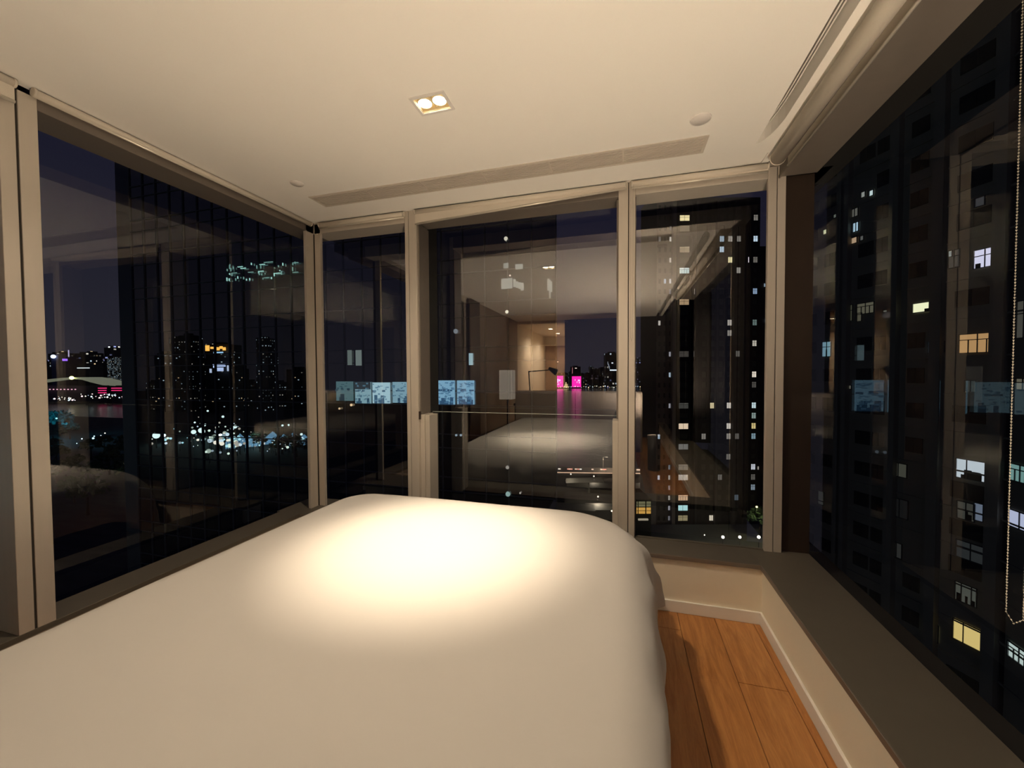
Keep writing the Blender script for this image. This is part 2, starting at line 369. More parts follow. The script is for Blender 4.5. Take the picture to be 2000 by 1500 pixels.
# window_4: front-right
w4 = struct('window_4', 'front window right of centre facing the apartment towers', 'window')
frame(w4, 'mullion', M['champ'], (.035, .073, 2.63, 2.80, .06, HC+.02))
frame(w4, 'mullion', M['champ'], (.809, .853, 2.63, 2.66, .06, HC-.015))
frame(w4, 'mullion', M['champ'], (.857, .899, 2.63, 2.66, ZS, HC-.015))
frame(w4, 'seam', M['gap'], (.845, .862, 2.636, 2.656, ZS, HC-.02), bev=0)
frame(w4, 'head_frame', M['champ'], (.073, .90, 2.645, 2.80, ZT, HC+.02))
frame(w4, 'head_frame', M['champ'], (.073, .809, 2.63, 2.65, ZT, HC+.02))
frame(w4, 'jamb', M['soffit'], (.073, .079, 2.65, 2.80, ZS, ZT-.005), bev=0)
frame(w4, 'cavity_frame', M['black'], (.06, 1.2, 2.66, YG, .0, .08), (.06, 1.2, 2.80, YG, HC+.02, HC+.1), bev=0)
pane(w4, (.02, YG, .08), (XGR, YG, .08), (XGR, YG, 2.66), (.02, YG, 2.66), (0, -1, 0), M['glassF'])
frame(w4, 'bottom_frame', M['sill'], (.073, .809, 2.645, 2.665, .30, ZS+.006), bev=.001)
frame(w3, 'bottom_frame', M['bronze'], (-1.39, -.07, 2.68, 2.80, ZS, ZS+.012), bev=.001)
# window_5: long right window
w5 = struct('window_5', 'tall right window facing the dark apartment block', 'window')
frame(w5, 'head_frame', M['soffit'], (.865, 1.05, -.55, 2.63, ZT, HC+.02))
frame(w5, 'head_lip', M['soffit'], (.857, .865, -.55, 2.62, ZT-.012, ZT+.006), bev=0)
frame(w5, 'jamb', M['bronze'], (.9, 1.05, 2.66, 2.80, ZS, ZT+.01), bev=0)
frame(w5, 'jamb', M['bronze'], (.86, 1.05, -.60, -.55, ZS, HC), bev=0)
frame(w5, 'cavity_frame', M['black'], (1.05, XGR, -.6, YG, .1, .2), (1.05, XGR, -.6, YG, HC+.02, HC+.1), bev=0)
pane(w5, (XGR, -.6, .2), (XGR, YG, .2), (XGR, YG, 2.66), (XGR, -.6, 2.66), (-1, 0, 0), M['glassR'])

# ================================================================ BED
BX0, BX1, BY0, BY1, BZ = -1.77, .105, -.47, 2.40, .643
bed = empty('bed', (-.83, .95, 0)); tag(bed, 'large low bed filling the room under a smooth white duvet', 'bed')
rel(MB().box(-1.64, -.03, -.40, 2.18, .0, .30, bev=.02), bed).build('bed_base', M['bedbase'], bed)
rel(MB().box(-1.66, -.01, -.42, 2.22, .30, .56, bev=.05), bed).build('mattress', M['mattress'], bed)
hb = MB()
hb.box(-1.80, .30, -.62, -.49, .12, 1.10, bev=.03)
hbo = rel(hb, bed).build('headboard', M['head'], bed)
sm = MB(); sm.box(-.765, -.755, -.495, -.485, .62, 1.09); rel(sm, bed).build('headboard_seam', M['gap'], bed)

def duvet():
    rs, rf = .15, .30                     # bend radius at sides, at the foot
    ix0, ix1, iy1 = BX0+rs, BX1-rs*.9, BY1-rf
    drop = .42
    NX, NY = 150, 190
    X0, X1 = ix0-drop-.02, ix1+drop; Y0, Y1 = BY0, iy1+drop+.12
    verts = []
    def bend(dist, r):
        q = r*PI/2
        if dist < q: t = dist/r; return r*math.sin(t), r*(1-math.cos(t))
        e = dist-q; return r+e*.07, r+e*.995
    for j in range(NY+1):
        v = Y0+(Y1-Y0)*j/NY
        for i in range(NX+1):
            u = X0+(X1-X0)*i/NX
            R = .30 if u > -.8 else .10
            jx0, jx1, jy1 = ix0+R, ix1-R, iy1-R
            ex = (u-jx1) if u > jx1 else (u-jx0) if u < jx0 else 0
            ey = max(0, v-jy1)
            hyp = math.hypot(ex, ey); dist = max(0, hyp-R)
            bx = min(max(u, jx0), jx1); by = min(v, jy1)
            z = BZ; px, py = (bx, by) if dist > 1e-6 else (u, v)
            if dist > 1e-6:
                a = math.atan2(ey, abs(ex)); r = rs+(rf-rs)*(math.sin(a)**2)
                out, dn = bend(dist, r)
                ccx, ccy = ex/hyp, ey/hyp; out += R
                k = min(1, max(0, (dn-.05)/.2))
                # excess cloth of the corner gathers in soft folds
                cor = math.sin(2*a)
                fold = cor*k*.045*math.sin(a*15+1.2)+cor*k*(.065 if ex > 0 else .03)
                wav = k*(.010*math.sin(v*9+u*3)+.006*math.sin(v*23+1)) if abs(ex) > ey else k*.010*math.sin(u*12)
                out += fold+wav
                if ex > 0 and v < 1.6: out -= .03*k*min(1, (1.6-v))
                px += ccx*out; py += ccy*out; z -= dn
                z = max(z, .10)
            nz = noise.noise(Vector((u*1.3, v*1.3, 0)))*.006+noise.noise(Vector((u*5, v*4, 3)))*.0015
            fade = 1 if dist < .1 else .4
            wr = 0
            if dist > .12: wr = noise.noise(Vector((u*9, v*8, z*3)))*.02*min(1, dist*3)
            verts.append((px+(math.copysign(1, ex)*wr if abs(ex) > 0 else 0), py+(wr if ey > 0 else 0), z+nz*fade-.012*abs((u-(ix0+ix1)/2)/1.0)**3*.3))
    faces = [(j*(NX+1)+i, j*(NX+1)+i+1, (j+1)*(NX+1)+i+1, (j+1)*(NX+1)+i) for j in range(NY) for i in range(NX)]
    me = bpy.data.meshes.new('duvet'); me.from_pydata([tuple(Vector(p)-bed.location) for p in verts], [], faces); me.materials.append(M['duvet'])
    for p in me.polygons: p.use_smooth = True
    o = bpy.data.objects.new('duvet', me); col.objects.link(o); o.parent = bed
    s = o.modifiers.new('s', 'SOLIDIFY'); s.thickness = .02; s.offset = -1
duvet()

# ================================================================ CEILING FITTINGS
def spot(parent, loc, energy, size, blend, radius, name='lamp'):
    L = bpy.data.lights.new(name, 'SPOT'); L.energy = energy; L.spot_size = math.radians(size); L.spot_blend = blend; L.shadow_soft_size = radius; L.color = (1, .80, .575)
    o = bpy.data.objects.new(name, L); col.objects.link(o); o.parent = parent; o.location = loc; return o
dl = empty('twin_downlight', ((LX0+LX1)/2, (LY0+LY1)/2, HC)); tag(dl, 'lit rectangular twin downlight recessed in the ceiling above the bed', 'ceiling light')
fm = MB(); t = .013; hx, hy = (LX1-LX0)/2, (LY1-LY0)/2
fm.box(-hx-t, hx+t, -hy-t, -hy, -.005, .003); fm.box(-hx-t, hx+t, hy, hy+t, -.005, .003); fm.box(-hx-t, -hx, -hy, hy, -.005, .003); fm.box(hx, hx+t, -hy, hy, -.005, .003)
fm.build('frame', M['disc'], dl)
fm = MB(); t = .004
fm.box(-hx, hx, -hy, -hy+t, -.002, .05); fm.box(-hx, hx, hy-t, hy, -.002, .05); fm.box(-hx, -hx+t, -hy, hy, -.002, .05); fm.box(hx-t, hx, -hy, hy, -.002, .05); fm.box(-hx, hx, -hy, hy, .05, .055); fm.box(-.004, .004, -hy, hy, .012, .05)
fm.build('inner_tray', M['gold'], dl)
for s in (-1, 1):
    MB().lathe((s*.035, 0, 0), [(.030, .004), (.034, .007), (.034, .04), (.030, .045)], 28).build('lamp_ring', M['gold'], dl)
    bb = MB(); bb.lathe((s*.035, 0, .004), [(.0005, 0), (.015, .001), (.0285, .005), (.0295, .012)], 28); bb.build('bulb', M['bulb'], dl)
    spot(dl, (s*.035, 0, -.012), 160, 44, 1.0, .02)
    spot(dl, (s*.035, 0, -.012), 42, 150, .9, .014)
def disc(loc, r, label):
    o = MB(); o.lathe((0, 0, 0), [(.0005, -.007), (r*.86, -.007), (r*.9, -.0045), (r*.93, -.0045), (r*.97, -.006), (r, -.003), (r, 0)], 40)
    ob = o.build('ceiling_speaker', M['disc']); ob.location = loc; tag(ob, label, 'speaker')
disc((-1.972, 2.046, HC), .040, 'small round white ceiling disc near the left corner above the vent end')
disc((.352, 2.072, HC), .048, 'larger round white ceiling disc on the right above the vent end')
vt = empty('air_vent', ((VX0+VX1)/2, (VY0+VY1)/2, HC)); tag(vt, 'long slotted linear air vent recessed in the ceiling by the front windows', 'air vent')
fm = MB(); hx, hy, t = (VX1-VX0)/2, (VY1-VY0)/2, .014
fm.box(-hx-t, hx+t, -hy-t, -hy, -.004, .003); fm.box(-hx-t, hx+t, hy, hy+t, -.004, .003); fm.box(-hx-t, -hx, -hy, hy, -.004, .003); fm.box(hx, hx+t, -hy, hy, -.004, .003)
fm.build('frame', M['vent'], vt)
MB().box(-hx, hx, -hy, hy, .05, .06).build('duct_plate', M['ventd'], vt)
ns = 9
for k in range(ns):
    y = -hy+(k+.5)*2*hy/ns
    MB().box(-hx, hx, y-.0036, y+.0036, -.001, .004).build('slat', M['vent'], vt)
for k in range(1, 6): MB().box(-hx+k*2*hx/6-.004, -hx+k*2*hx/6+.004, -hy, hy, 0, .012).build('divider', M['vent'], vt)
# curtain track in the recess
ct = empty('curtain_track', (.705, 2.0, HC+.05)); tag(ct, 'double white curtain track in the ceiling slot above the right window', 'curtain track')
for off in (-.012, .014):
    g = MB(); P = [(.705+off, y) for y in (YB+.1, 2.05)]
    for q in range(1, 7):
        a = q/6; P.append((.705+off-.022*a*a, 2.05+.25*a+off))
    for i in range(len(P)-1):
        a, b = Vector((*P[i], 0)), Vector((*P[i+1], 0)); dd = (b-a); L = dd.length; ang = math.atan2(dd.y, dd.x)
        T = Matrix.Translation(a) @ Matrix.Rotation(ang, 4, 'Z')
        g.box(0, L, -.009, -.003, HC+.055, HC+.10, T=T); g.box(0, L, .003, .009, HC+.055, HC+.10, T=T)
    rel(g, ct).build('rail', M['track'], ct)

# ================================================================ ROLLER BLINDS
def blind(label, a, b, z0, z1, drop=0.0, rr=.022, raila=None, railb=None, inward=(0, 0)):
    """a,b: ends (x,y); tube just under the ceiling; rail at z0..z1"""
    root = empty('roller_blind', ((a[0]+b[0])/2, (a[1]+b[1])/2, HC)); tag(root, label, 'roller blind')
    A = Vector((*a, HC-rr-.004)); B = Vector((*b, HC-rr-.004))
    rel(MB().tube(A, B, rr, 20), root).build('roller_tube', M['blind'], root)
    n = Vector((B-A)).normalized().cross(Vector((0, 0, 1)))
    ra = Vector((a[0], a[1], z0)); rb = Vector((b[0], b[1], z1))
    ra += Vector((*inward, 0)); rb += Vector((*inward, 0))
    g = MB(); up1 = Vector((0, 0, HC-rr)); 
    pa = Vector((ra.x, ra.y, HC-rr)); pb = Vector((rb.x, rb.y, HC-rr))
    if min(pa.z-ra.z, pb.z-rb.z) > .004 or max(pa.z-ra.z, pb.z-rb.z) > .02:
        th = n*.0008
        g.quad(ra+th, rb+th, pb+th, pa+th); g.quad(ra-th, pa-th, pb-th, rb-th)
        g.quad(ra+th, ra-th, rb-th, rb+th); rel(g, root).build('fabric', M['blind'], root)
    rel(MB().tube(ra, rb, .0065, 12), root).build('bottom_rail', M['rail'], root)
    for p in (A, B):
        d_ = (B-A).normalized()*.004
        rel(MB().tube(p-d_, p+d_, rr+.002, 16), root).build('bracket', M['blind'], root)
    return root
def chain(root, pts, r=.0016, step=.0058):
    g = MB(); prev = None
    for i in range(len(pts)-1):
        a, b = Vector(pts[i]), Vector(pts[i+1]); n = max(1, int((b-a).length/step))
        for k in range(n): g.ball(a+(b-a)*(k/n), r, 6, 4)
        g.tube(a, b, r*.3, 4)
    o = rel(g, root).build('bead_chain', M['chain'], root); o['kind'] = 'stuff'; return o
bl = blind('narrow rolled-up blind over the front-left window near the corner', (-2.31, 2.612), (-1.56, 2.612), 2.552, 2.556, rr=.016)
bc = blind('partly lowered centre blind with a bottom rail hanging lower at its left', (-1.462, 2.606), (.015, 2.606), 2.492, 2.556, rr=.016)
br = blind('rolled-up blind over the front-right window with a hanging cord', (.052, 2.606), (.80, 2.606), 2.553, 2.548, rr=.016)
chain(br, [(.044, 2.60, 2.56), (.046, 2.60, 1.62), (.052, 2.60, 1.60), (.058, 2.60, 1.62), (.060, 2.60, 2.56)], r=.0011, step=.005)
ble = blind('rolled-up blind along the top of the large left window', (-2.362, 1.07), (-2.362, 2.58), 2.566, 2.566, rr=.016)
bl6 = blind('lowered blind edge over the left window at the photo border', (-2.362, .32), (-2.362, 1.015), 2.505, 2.505, rr=.016)
bR = blind('thick cream rolled blind along the top of the right window', (.805, -.5), (.805, 2.475), 2.512, 2.512, rr=.038, inward=(.048, 0))
chain(bR, [(.720, .990, 2.56), (.720, .988, .93), (.722, .975, .915), (.726, .962, .93), (.73, .955, 2.56)])
MB().box(.715-.805, .80-.805, .95-.9875, .995-.9875, -.05, -.0).build('chain_clutch', M['rail'], bR)

# ================================================================ BACK OF THE ROOM (seen mirrored in the windows)
cu = MB()
N = 60
for k in range(N):
    def P(q): 
        y = .28-.0-(q/N)*.42; return (XL+.06+.022*math.sin(q*1.25), y)
    a, b = P(k), P(k+1); cu.quad((*a, .36), (*b, .36), (*b, 2.58), (*a, 2.58)); cu.sm[-1] = True
c_ = cu.build('curtain', M['curtain']); tag(c_, 'taupe curtain gathered at the end of the left window, mirrored in the centre pane', 'curtain')
sd = c_.modifiers.new('s', 'SOLIDIFY'); sd.thickness = .004
tb = empty('console_table', (-1.0, -.95, 0)); tag(tb, 'dark console table behind the headboard, mirrored in the centre pane', 'table')
MB().box(-.9, .8, -.17, .20, .82, .86, bev=.004).build('table_top', M['dark'], tb)
for sx in (-.86, .76):
    for sy in (-.14, .17): MB().box(sx-.02, sx+.02, sy-.02, sy+.02, 0, .82).build('leg', M['dark'], tb)
lp = empty('desk_lamp', (-1.62, -.9, .86)); tag(lp, 'black jointed desk lamp behind the headboard, mirrored in the centre pane', 'lamp')
MB().lathe((0, 0, 0), [(.001, 0), (.09, 0), (.09, .015), (.02, .02), (.001, .02)], 24).build('base', M['steel'], lp)
MB().tube((0, 0, .01), (-.03, 0, .58), .010, 10).build('upright', M['steel'], lp)
MB().tube((-.03, 0, .57), (.40, 0, .60), .009, 10).build('arm', M['steel'], lp)
MB().tube((.34, 0, .63), (.48, 0, .55), .028, 14, r2=.06).build('lamp_head', M['steel'], lp)
fl = empty('floor_lamp', (-2.08, -.98, 0)); tag(fl, 'floor lamp with tall white square shade, mirrored in the centre pane', 'lamp')
MB().lathe((0, 0, 0), [(.001, 0), (.14, 0), (.14, .02), (.02, .03), (.001, .03)], 24).build('base', M['steel'], fl)
MB().tube((0, 0, .02), (0, 0, 1.3), .012, 10).build('pole', M['steel'], fl)
sh = MB()
for (x0, x1, y0, y1) in ((-.12, .12, -.12, -.117), (-.12, .12, .117, .12), (-.12, -.117, -.12, .12), (.117, .12, -.12, .12)): sh.box(x0, x1, y0, y1, .92, 1.46)
sh.build('lamp_shade', M['shade'], fl)
for q, (loc, e, wd) in enumerate((((.43, .12, 0), 150, ''),)):  # uplighter added out of view to brighten the ceiling
    up = empty('added_uplighter', loc); tag(up, 'added out-of-view dark drum uplighter brightening the ceiling, on the floor right of the bed, below the picture edge', 'lamp')
    MB().lathe((0, 0, 0), [(.001, 0), (.08, 0), (.085, .01), (.09, .50), (.086, .50), (.08, .02)], 28).build('drum', M['dark'], up)
    L = spot(up, (0, 0, .485), e, 160, .6, .05); L.rotation_euler = (PI, 0, 0)
for i, y in enumerate((-4.0, -5.2)):
    o = empty('corridor_downlight', (-1.8, y, HC-.06)); tag(o, 'small lit downlight in the mirrored corridor, the %s one' % ('nearer upper', 'farther lower')[i], 'ceiling light')
    MB().lathe((0, 0, 0), [(.05, -.004), (.065, -.004), (.065, 0)], 24).build('ring', M['gold'], o)
    MB().lathe((0, 0, 0), [(.0005, -.003), (.05, -.003)], 24).build('bulb', M['bulb'], o)
    spot(o, (0, 0, -.02), 90, 150, .7, .04)

# ================================================================ THE CITY OUTSIDE
GZ = -50.0                                 # street level below the room
def wmat(name, base, lit, cell=(3.2, 3.3), dens=.25, strength=1.0, rough=.5, fill=(.55, .45), seed=0):
    """far facade: dark wall with a scatter of lit windows too small to tell apart"""
    m = mat(name, base, rough); n = m.node_tree; b = n.nodes['Principled BSDF']; L = n.links
    t = n.nodes.new('ShaderNodeTexCoord'); s = n.nodes.new('ShaderNodeSeparateXYZ'); L.new(t.outputs['Object'], s.inputs[0])
    def mth(op, a, b_=None, v=None):
        q = n.nodes.new('ShaderNodeMath'); q.operation = op
        L.new(a, q.inputs[0])
        if b_ is not None: L.new(b_, q.inputs[1])
        elif v is not None: q.inputs[1].default_value = v
        return q.outputs[0]
    hx = mth('DIVIDE', mth('ADD', s.outputs['X'], s.outputs['Y']), v=cell[0]); hz = mth('DIVIDE', s.outputs['Z'], v=cell[1])
    fx, fz = mth('FRACT', mth('ADD', hx, v=500)), mth('FRACT', mth('ADD', hz, v=500))
    ix, iz = mth('FLOOR', hx), mth('FLOOR', hz)
    c = n.nodes.new('ShaderNodeCombineXYZ'); L.new(ix, c.inputs[0]); L.new(iz, c.inputs[1]); c.inputs[2].default_value = seed+.5
    wn = n.nodes.new('ShaderNodeTexWhiteNoise'); L.new(c.outputs[0], wn.inputs['Vector'])
    on = mth('LESS_THAN', wn.outputs['Value'], v=dens)
    mk = mth('MULTIPLY', mth('LESS_THAN', fx, v=fill[0]), mth('LESS_THAN', fz, v=fill[1]))
    cs = n.nodes.new('ShaderNodeSeparateColor'); L.new(wn.outputs['Color'], cs.inputs[0])
    br = mth('ADD', mth('MULTIPLY', mth('MULTIPLY', cs.outputs[1], cs.outputs[1]), v=1.6), v=.15)
    e = mth('MULTIPLY', mth('MULTIPLY', on, mk), br); e = mth('MULTIPLY', e, v=strength)
    r = n.nodes.new('ShaderNodeValToRGB'); r.color_ramp.interpolation = 'CONSTANT'; k = r.color_ramp.elements
    k[0].position = 0; k[0].color = (*lit[0], 1); k[1].position = .4; k[1].color = (*lit[1], 1)
    k2 = r.color_ramp.elements.new(.75); k2.color = (*lit[2], 1)
    L.new(cs.outputs[2], r.inputs[0]); L.new(r.outputs[0], b.inputs['Emission Color']); L.new(e, b.inputs['Emission Strength'])
    return m
WARM = (1, .72, .42); COOL = (.66, .84, 1); WHT = (1, .93, .82); TEAL = (.45, .85, 1); BLUE = (.45, .5, 1); VIO = (.75, .6, 1)
FAR = [wmat('far facade %d' % i, (.02, .02, .026), lit, cell, dens, st, seed=i*7) for i, (lit, cell, dens, st) in enumerate([
    ((COOL, WHT, WARM), (9, 8), .22, .55), ((WHT, COOL, BLUE), (11, 7), .16, .6), ((VIO, COOL, WHT), (8, 10), .20, .5), ((WARM, WHT, COOL), (12, 9), .14, .65), ((COOL, BLUE, COOL), (7, 7), .5, .22)])]
E_ = {}
def em(c, s):
    k = (tuple(c), s)
    if k not in E_: E_[k] = emis('light %d' % len(E_), c, s)
    return E_[k]
ground = MB(); ground.box(-700, 900, 12, 215, GZ-2, GZ); ground.box(-1600, -28, -900, 12, GZ-2, GZ); ground.box(-700, -190, 215, 330, GZ-2, GZ)
gm = grain(mat('night ground', (.05, .05, .042), .85), (.08, .35, .1), .9, detail=7)
struct('ground', 'dark waterfront land with roads below the windows', 'ground', ground, gm)
wm = mat('night water', (.006, .010, .018), .2, spec=.6); n = wm.node_tree
z = n.nodes.new('ShaderNodeTexNoise'); z.inputs['Scale'].default_value = .12; z.inputs['Detail'].default_value = 6
t = n.nodes.new('ShaderNodeTexCoord'); n.links.new(t.outputs['Object'], z.inputs['Vector'])
bp = n.nodes.new('ShaderNodeBump'); bp.inputs['Strength'].default_value = .8; bp.inputs['Distance'].default_value = 1.2
n.links.new(z.outputs['Fac'], bp.inputs['Height']); n.links.new(bp.outputs[0], n.nodes['Principled BSDF'].inputs['Normal'])
wb = MB(); wb.box(-6000, 3000, 150, 6000, GZ-6, GZ-3)
struct('water', 'dark harbour water between the waterfront and far skyline', 'water', wb, wm)
def at(px, py, D): return onD(px, py, D)
def block(name, x0, x1, ytop, D, m, label, cat='building', group=None, depth=30, zb=GZ-3, stepy=None):
    """a building facing the viewer's side, ordinary box form with a roof plant room"""
    a, b = at(x0, ytop, D), at(x1, ytop, D); wd = (b-a).dot(RGT); top = max(a.z, b.z)-.0
    c = (a+b)/2; root = empty(name, (c.x, c.y, zb), YAW); hgt = top-zb
    tag(root, label, cat, group)
    g = MB(); g.box(-wd/2, wd/2, 0, depth, 0, hgt)
    g.build('wall', m, root)
    r = MB(); r.box(-wd*.28, wd*.22, depth*.2, depth*.7, hgt, hgt+max(2, hgt*.04)); r.build('roof_plant', m, root)
    return root, wd, hgt
def sgn(root, x0, x1, z0, z1, m, name='sign', y=-.6):
    return MB().box(x0, x1, y, y+.5, z0, z1).build(name, m, root)

# --- far shore, centre (x 1087..1282): about 1400 m away
rnd = random.Random(11)
DK = 1400
k = 0
LOTS = []
for D_, hmin, hmax in ((DK+150, 8, 26), (DK+240, 22, 44)):
    xx = 1060
    while xx < 1300:
        w_ = rnd.uniform(6, 12); LOTS.append((xx, w_, D_, 757-rnd.uniform(hmin, hmax)-(6 if xx > 1150 else 0))); xx += w_+rnd.uniform(.6, 3)
for xx, wpx, D_, top in LOTS:
    block('far_building', xx, xx+wpx, top, D_, FAR[k % 4], 'small dark far-shore block with scattered lit windows, centre skyline', group='far shore blocks behind the pink screens', depth=40)
    k += 1
r_, w_, h_ = block('far_tower', 1183, 1210, 690, DK+40, wmat('dark tower windows', (.012, .014, .03), (COOL, BLUE, WHT), (10, 12), .12, .7), 'tall dark far-shore tower with a bluish foot and white sign stripe'); sgn(r_, -10, 18, 62, 66, em((.8, .9, 1), 1.3)); sgn(r_, -4, 2, 88, 92, em((.85, .9, 1), 1.0), 'roof_light')
for q in range(3): sgn(r_, -18+q*3, -17+q*3, 84-q*8, 95-q*8, em((.7, .8, 1), .7), 'edge_light')
r_, w_, h_ = block('far_tower', 1245, 1261, 700, DK+90, wmat('blue tower windows', (.014, .014, .04), (BLUE, COOL, VIO), (9, 9), .35, .45), 'slim far-shore tower with blue lit top right of the mullion')
r_, w_, h_ = block('far_tower', 1263.5, 1284, 708, DK+30, wmat('violet tower windows', (.02, .016, .04), (VIO, COOL, WHT), (9, 9), .35, .5), 'wide far-shore block with violet specks right of the mullion'); sgn(r_, 8, 16, 20, 28, em((1, .25, .35), 1.2))
for (x0, x1, y0, y1, lab) in ((1087, 1100, 734, 757, 'left of the two bright pink screen buildings across the harbour'), (1117, 1135, 735, 757, 'right of the two bright pink screen buildings across the harbour')):
    r_, w_, h_ = block('screen_building', x0-1, x1+1, y0-1, DK, mat('pink building wall', (.08, .02, .05), .6), lab)
    h0 = 4
    sgn(r_, -w_/2+2, w_/2-2, h0, h_-2, em((1, .02, .38), 1.5), 'pink_screen')
    for q in range(6):
        a = rnd.uniform(-w_/2+4, w_/2-7); zz = rnd.uniform(h0+2, h_*.6); MB().box(a, a+rnd.uniform(2, 6), -1, -.5, zz, zz+rnd.uniform(2, 8)).build('picture_patch', em((1, .45, .75), 1.6), r_)
r_, w_, h_ = block('far_building', 1116, 1134, 716, DK+80, mat('dark red block', (.05, .012, .02), .7), 'dark red-glowing block behind the right pink screen'); sgn(r_, -4, 3, h_-7, h_-5, em((1, .8, .7), 1.6), 'roof_sign'); sgn(r_, -14, -13, h_-26, h_-4, em((1, .35, .4), 1.0), 'edge_light')
# antenna mast
ms = at(1087, 707, DK+40); o = MB(); o.box(ms.x-.5, ms.x+.5, ms.y, ms.y+1, GZ, ms.z, 0); o.box(ms.x-7, ms.x+7, ms.y, ms.y+1, ms.z-1, ms.z+2, 1)
tag(o.build('mast', [em((.8, .65, .4), .25), em((1, .8, .55), 1.0)]), 'thin lit mast on the far shore above the left pink screen', 'mast')
# golden pavilion between the screens, quay lamps
o = empty('pavilion', tuple(at(1106, 755, DK-20)), YAW); tag(o, 'small golden lit pavilion between the two pink screens', 'building')
for (a, b, c, d_) in ((-9, 9, -4, 0), (-6, 6, 0, 4), (-3, 3, 4, 9), (-1, 1, 9, 15)): MB().box(a, b, 0, 12, c, d_).build('tier', em((1, .75, .35), .7), o)
bulb_me = MB().ball((0, 0, 0), 1, 8, 5, 0).tube((0, 0, -5), (0, 0, -.8), .12, 5, 1)
bm_cache = {}
def lampat(p, r, c, s, label, cat='lamp', group=None, name='street_lamp', pole=True, zb=None):
    key = (c, s, pole)
    if key not in bm_cache:
        g = MB(); g.ball((0, 0, 0), 1, 8, 5, 0)
        if pole: g.tube((0, 0, -7), (0, 0, -.7), .16, 5, 1)
        bm_cache[key] = g.build(name, [em(c, s), M['black']]); o = bm_cache[key]
    else: o = bm_cache[key].copy(); col.objects.link(o); o.name = name
    o.location = p; o.scale = (r, r, r); tag(o, label, cat, group); return o
for q in range(46):
    px = 1090+q*4.2+rnd.uniform(-1, 1)
    lampat(at(px, 756.5+rnd.uniform(-2.5, .4), DK-30), rnd.choice([.7, .9, 1.3, 1.8]), rnd.choice([WHT, WARM, COOL]), 1.8, 'tiny quay lamp in the string of lights along the far shore', group='far shore quay lamps')
# --- far shore, left window (x 85..262)
DL = 900
lm = [FAR[4], FAR[0], FAR[2], FAR[1]]
k = 0
LOTS = []
for D_, t0, t1 in ((DL+170, 706, 728), (DL+260, 686, 708)):
    xx = 80
    while xx < 268:
        w_ = rnd.uniform(8, 15); LOTS.append((xx, w_, D_, rnd.uniform(t0, t1))); xx += w_+rnd.uniform(.6, 3)
for xx, wpx, D_, top in LOTS:
    block('far_building', xx, xx+wpx, top, D_, lm[k % 4] if k % 4 else FAR[3], 'small dark far-shore block with scattered lit windows, left window skyline', group='far shore blocks in the left window', depth=40)
    k += 1
r_, w_, h_ = block('far_building', 209, 246, 700, DL+20, wmat('pale office windows', (.05, .055, .07), (COOL, COOL, WHT), (2.5, 3.2), .75, .32), 'wide pale office block with closely packed dim windows in the left window')
r_, w_, h_ = block('far_building', 203, 224, 679, DL+90, FAR[1], 'taller dark block with a roof lamp behind the pale office block'); sgn(r_, -2, 2, h_, h_+3, em((.9, .95, 1), 1.5), 'roof_light')
r_, w_, h_ = block('far_tower', 121, 133, 700, DL+30, mat('violet tower', (.03, .02, .08), .6), 'violet-topped tower with spire on the left window skyline'); sgn(r_, -6, 6, h_-6, h_-1, em((.35, .15, 1), 1.1), 'lit_crown'); MB().tube((0, 8, h_), (0, 8, h_+20), 1.0, 6).build('spire', em((.7, .6, 1), .6), r_)
r_, w_, h_ = block('far_tower', 100, 114, 694, DL+30, mat('bluish tower', (.08, .09, .2), .6), 'bluish glowing tower left of the violet-topped one'); MB().ball((0, -3, h_-3), 4.5, 10, 6).build('beacon', em((.6, .7, 1), 2.2), r_)
r_, w_, h_ = block('far_building', 150, 175, 712, DL+10, FAR[3], 'dark block with a long white roof line in the left window'); sgn(r_, -14, 15, h_-9, h_-7, em((.8, .85, .9), .9))
# convention hall with swept roof
D0 = 820
def arc(pts, thick, m, name, root, dep=40):
    g = MB(); P = [at(x, y, D0) for x, y in pts]; bk = FWD*dep
    for i in range(len(P)-1):
        a, b = P[i], P[i+1]; t0, t1 = thick[i], thick[i+1]; A = Vector((0, 0, t0)); B = Vector((0, 0, t1))
        g.quad(a, b, b-B, a-A); g.quad(a, a+bk, b+bk, b); g.quad(a-A, b-B, b-B+bk, a-A+bk)
    return rel(g, root).build(name, m, root)
ch = empty('convention_hall', tuple(at(160, 770, D0)), 0); tag(ch, 'low exhibition hall with a swept pale roof and pink lights on the far quay', 'building')
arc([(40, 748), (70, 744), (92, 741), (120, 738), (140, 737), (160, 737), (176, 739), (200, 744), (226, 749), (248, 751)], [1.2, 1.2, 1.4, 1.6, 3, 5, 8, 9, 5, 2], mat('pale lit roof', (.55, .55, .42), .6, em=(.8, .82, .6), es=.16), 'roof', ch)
g = MB(); A = at(40, 752, D0+5); B = at(252, 754, D0+5); g.quad((A.x, A.y, GZ-3), (B.x, B.y, GZ-3), tuple(B), tuple(A)); rel(g, ch).build('wall', mat('hall wall', (.06, .065, .09), .5), ch)
for q in range(13): 
    p = at(62+q*7.1, 760.5, D0-2); rel(MB().box(p.x-1.4, p.x+1.4, p.y-.5, p.y+.5, p.z-.7, p.z+.7), ch).build('pink_lamp', em((1, .45, .6), 1.6), ch)
p = at(140, 738, D0-4); rel(MB().ball(p, 3.6, 10, 6), ch).build('flood_lamp', em((1, 1, .45), 3), ch)
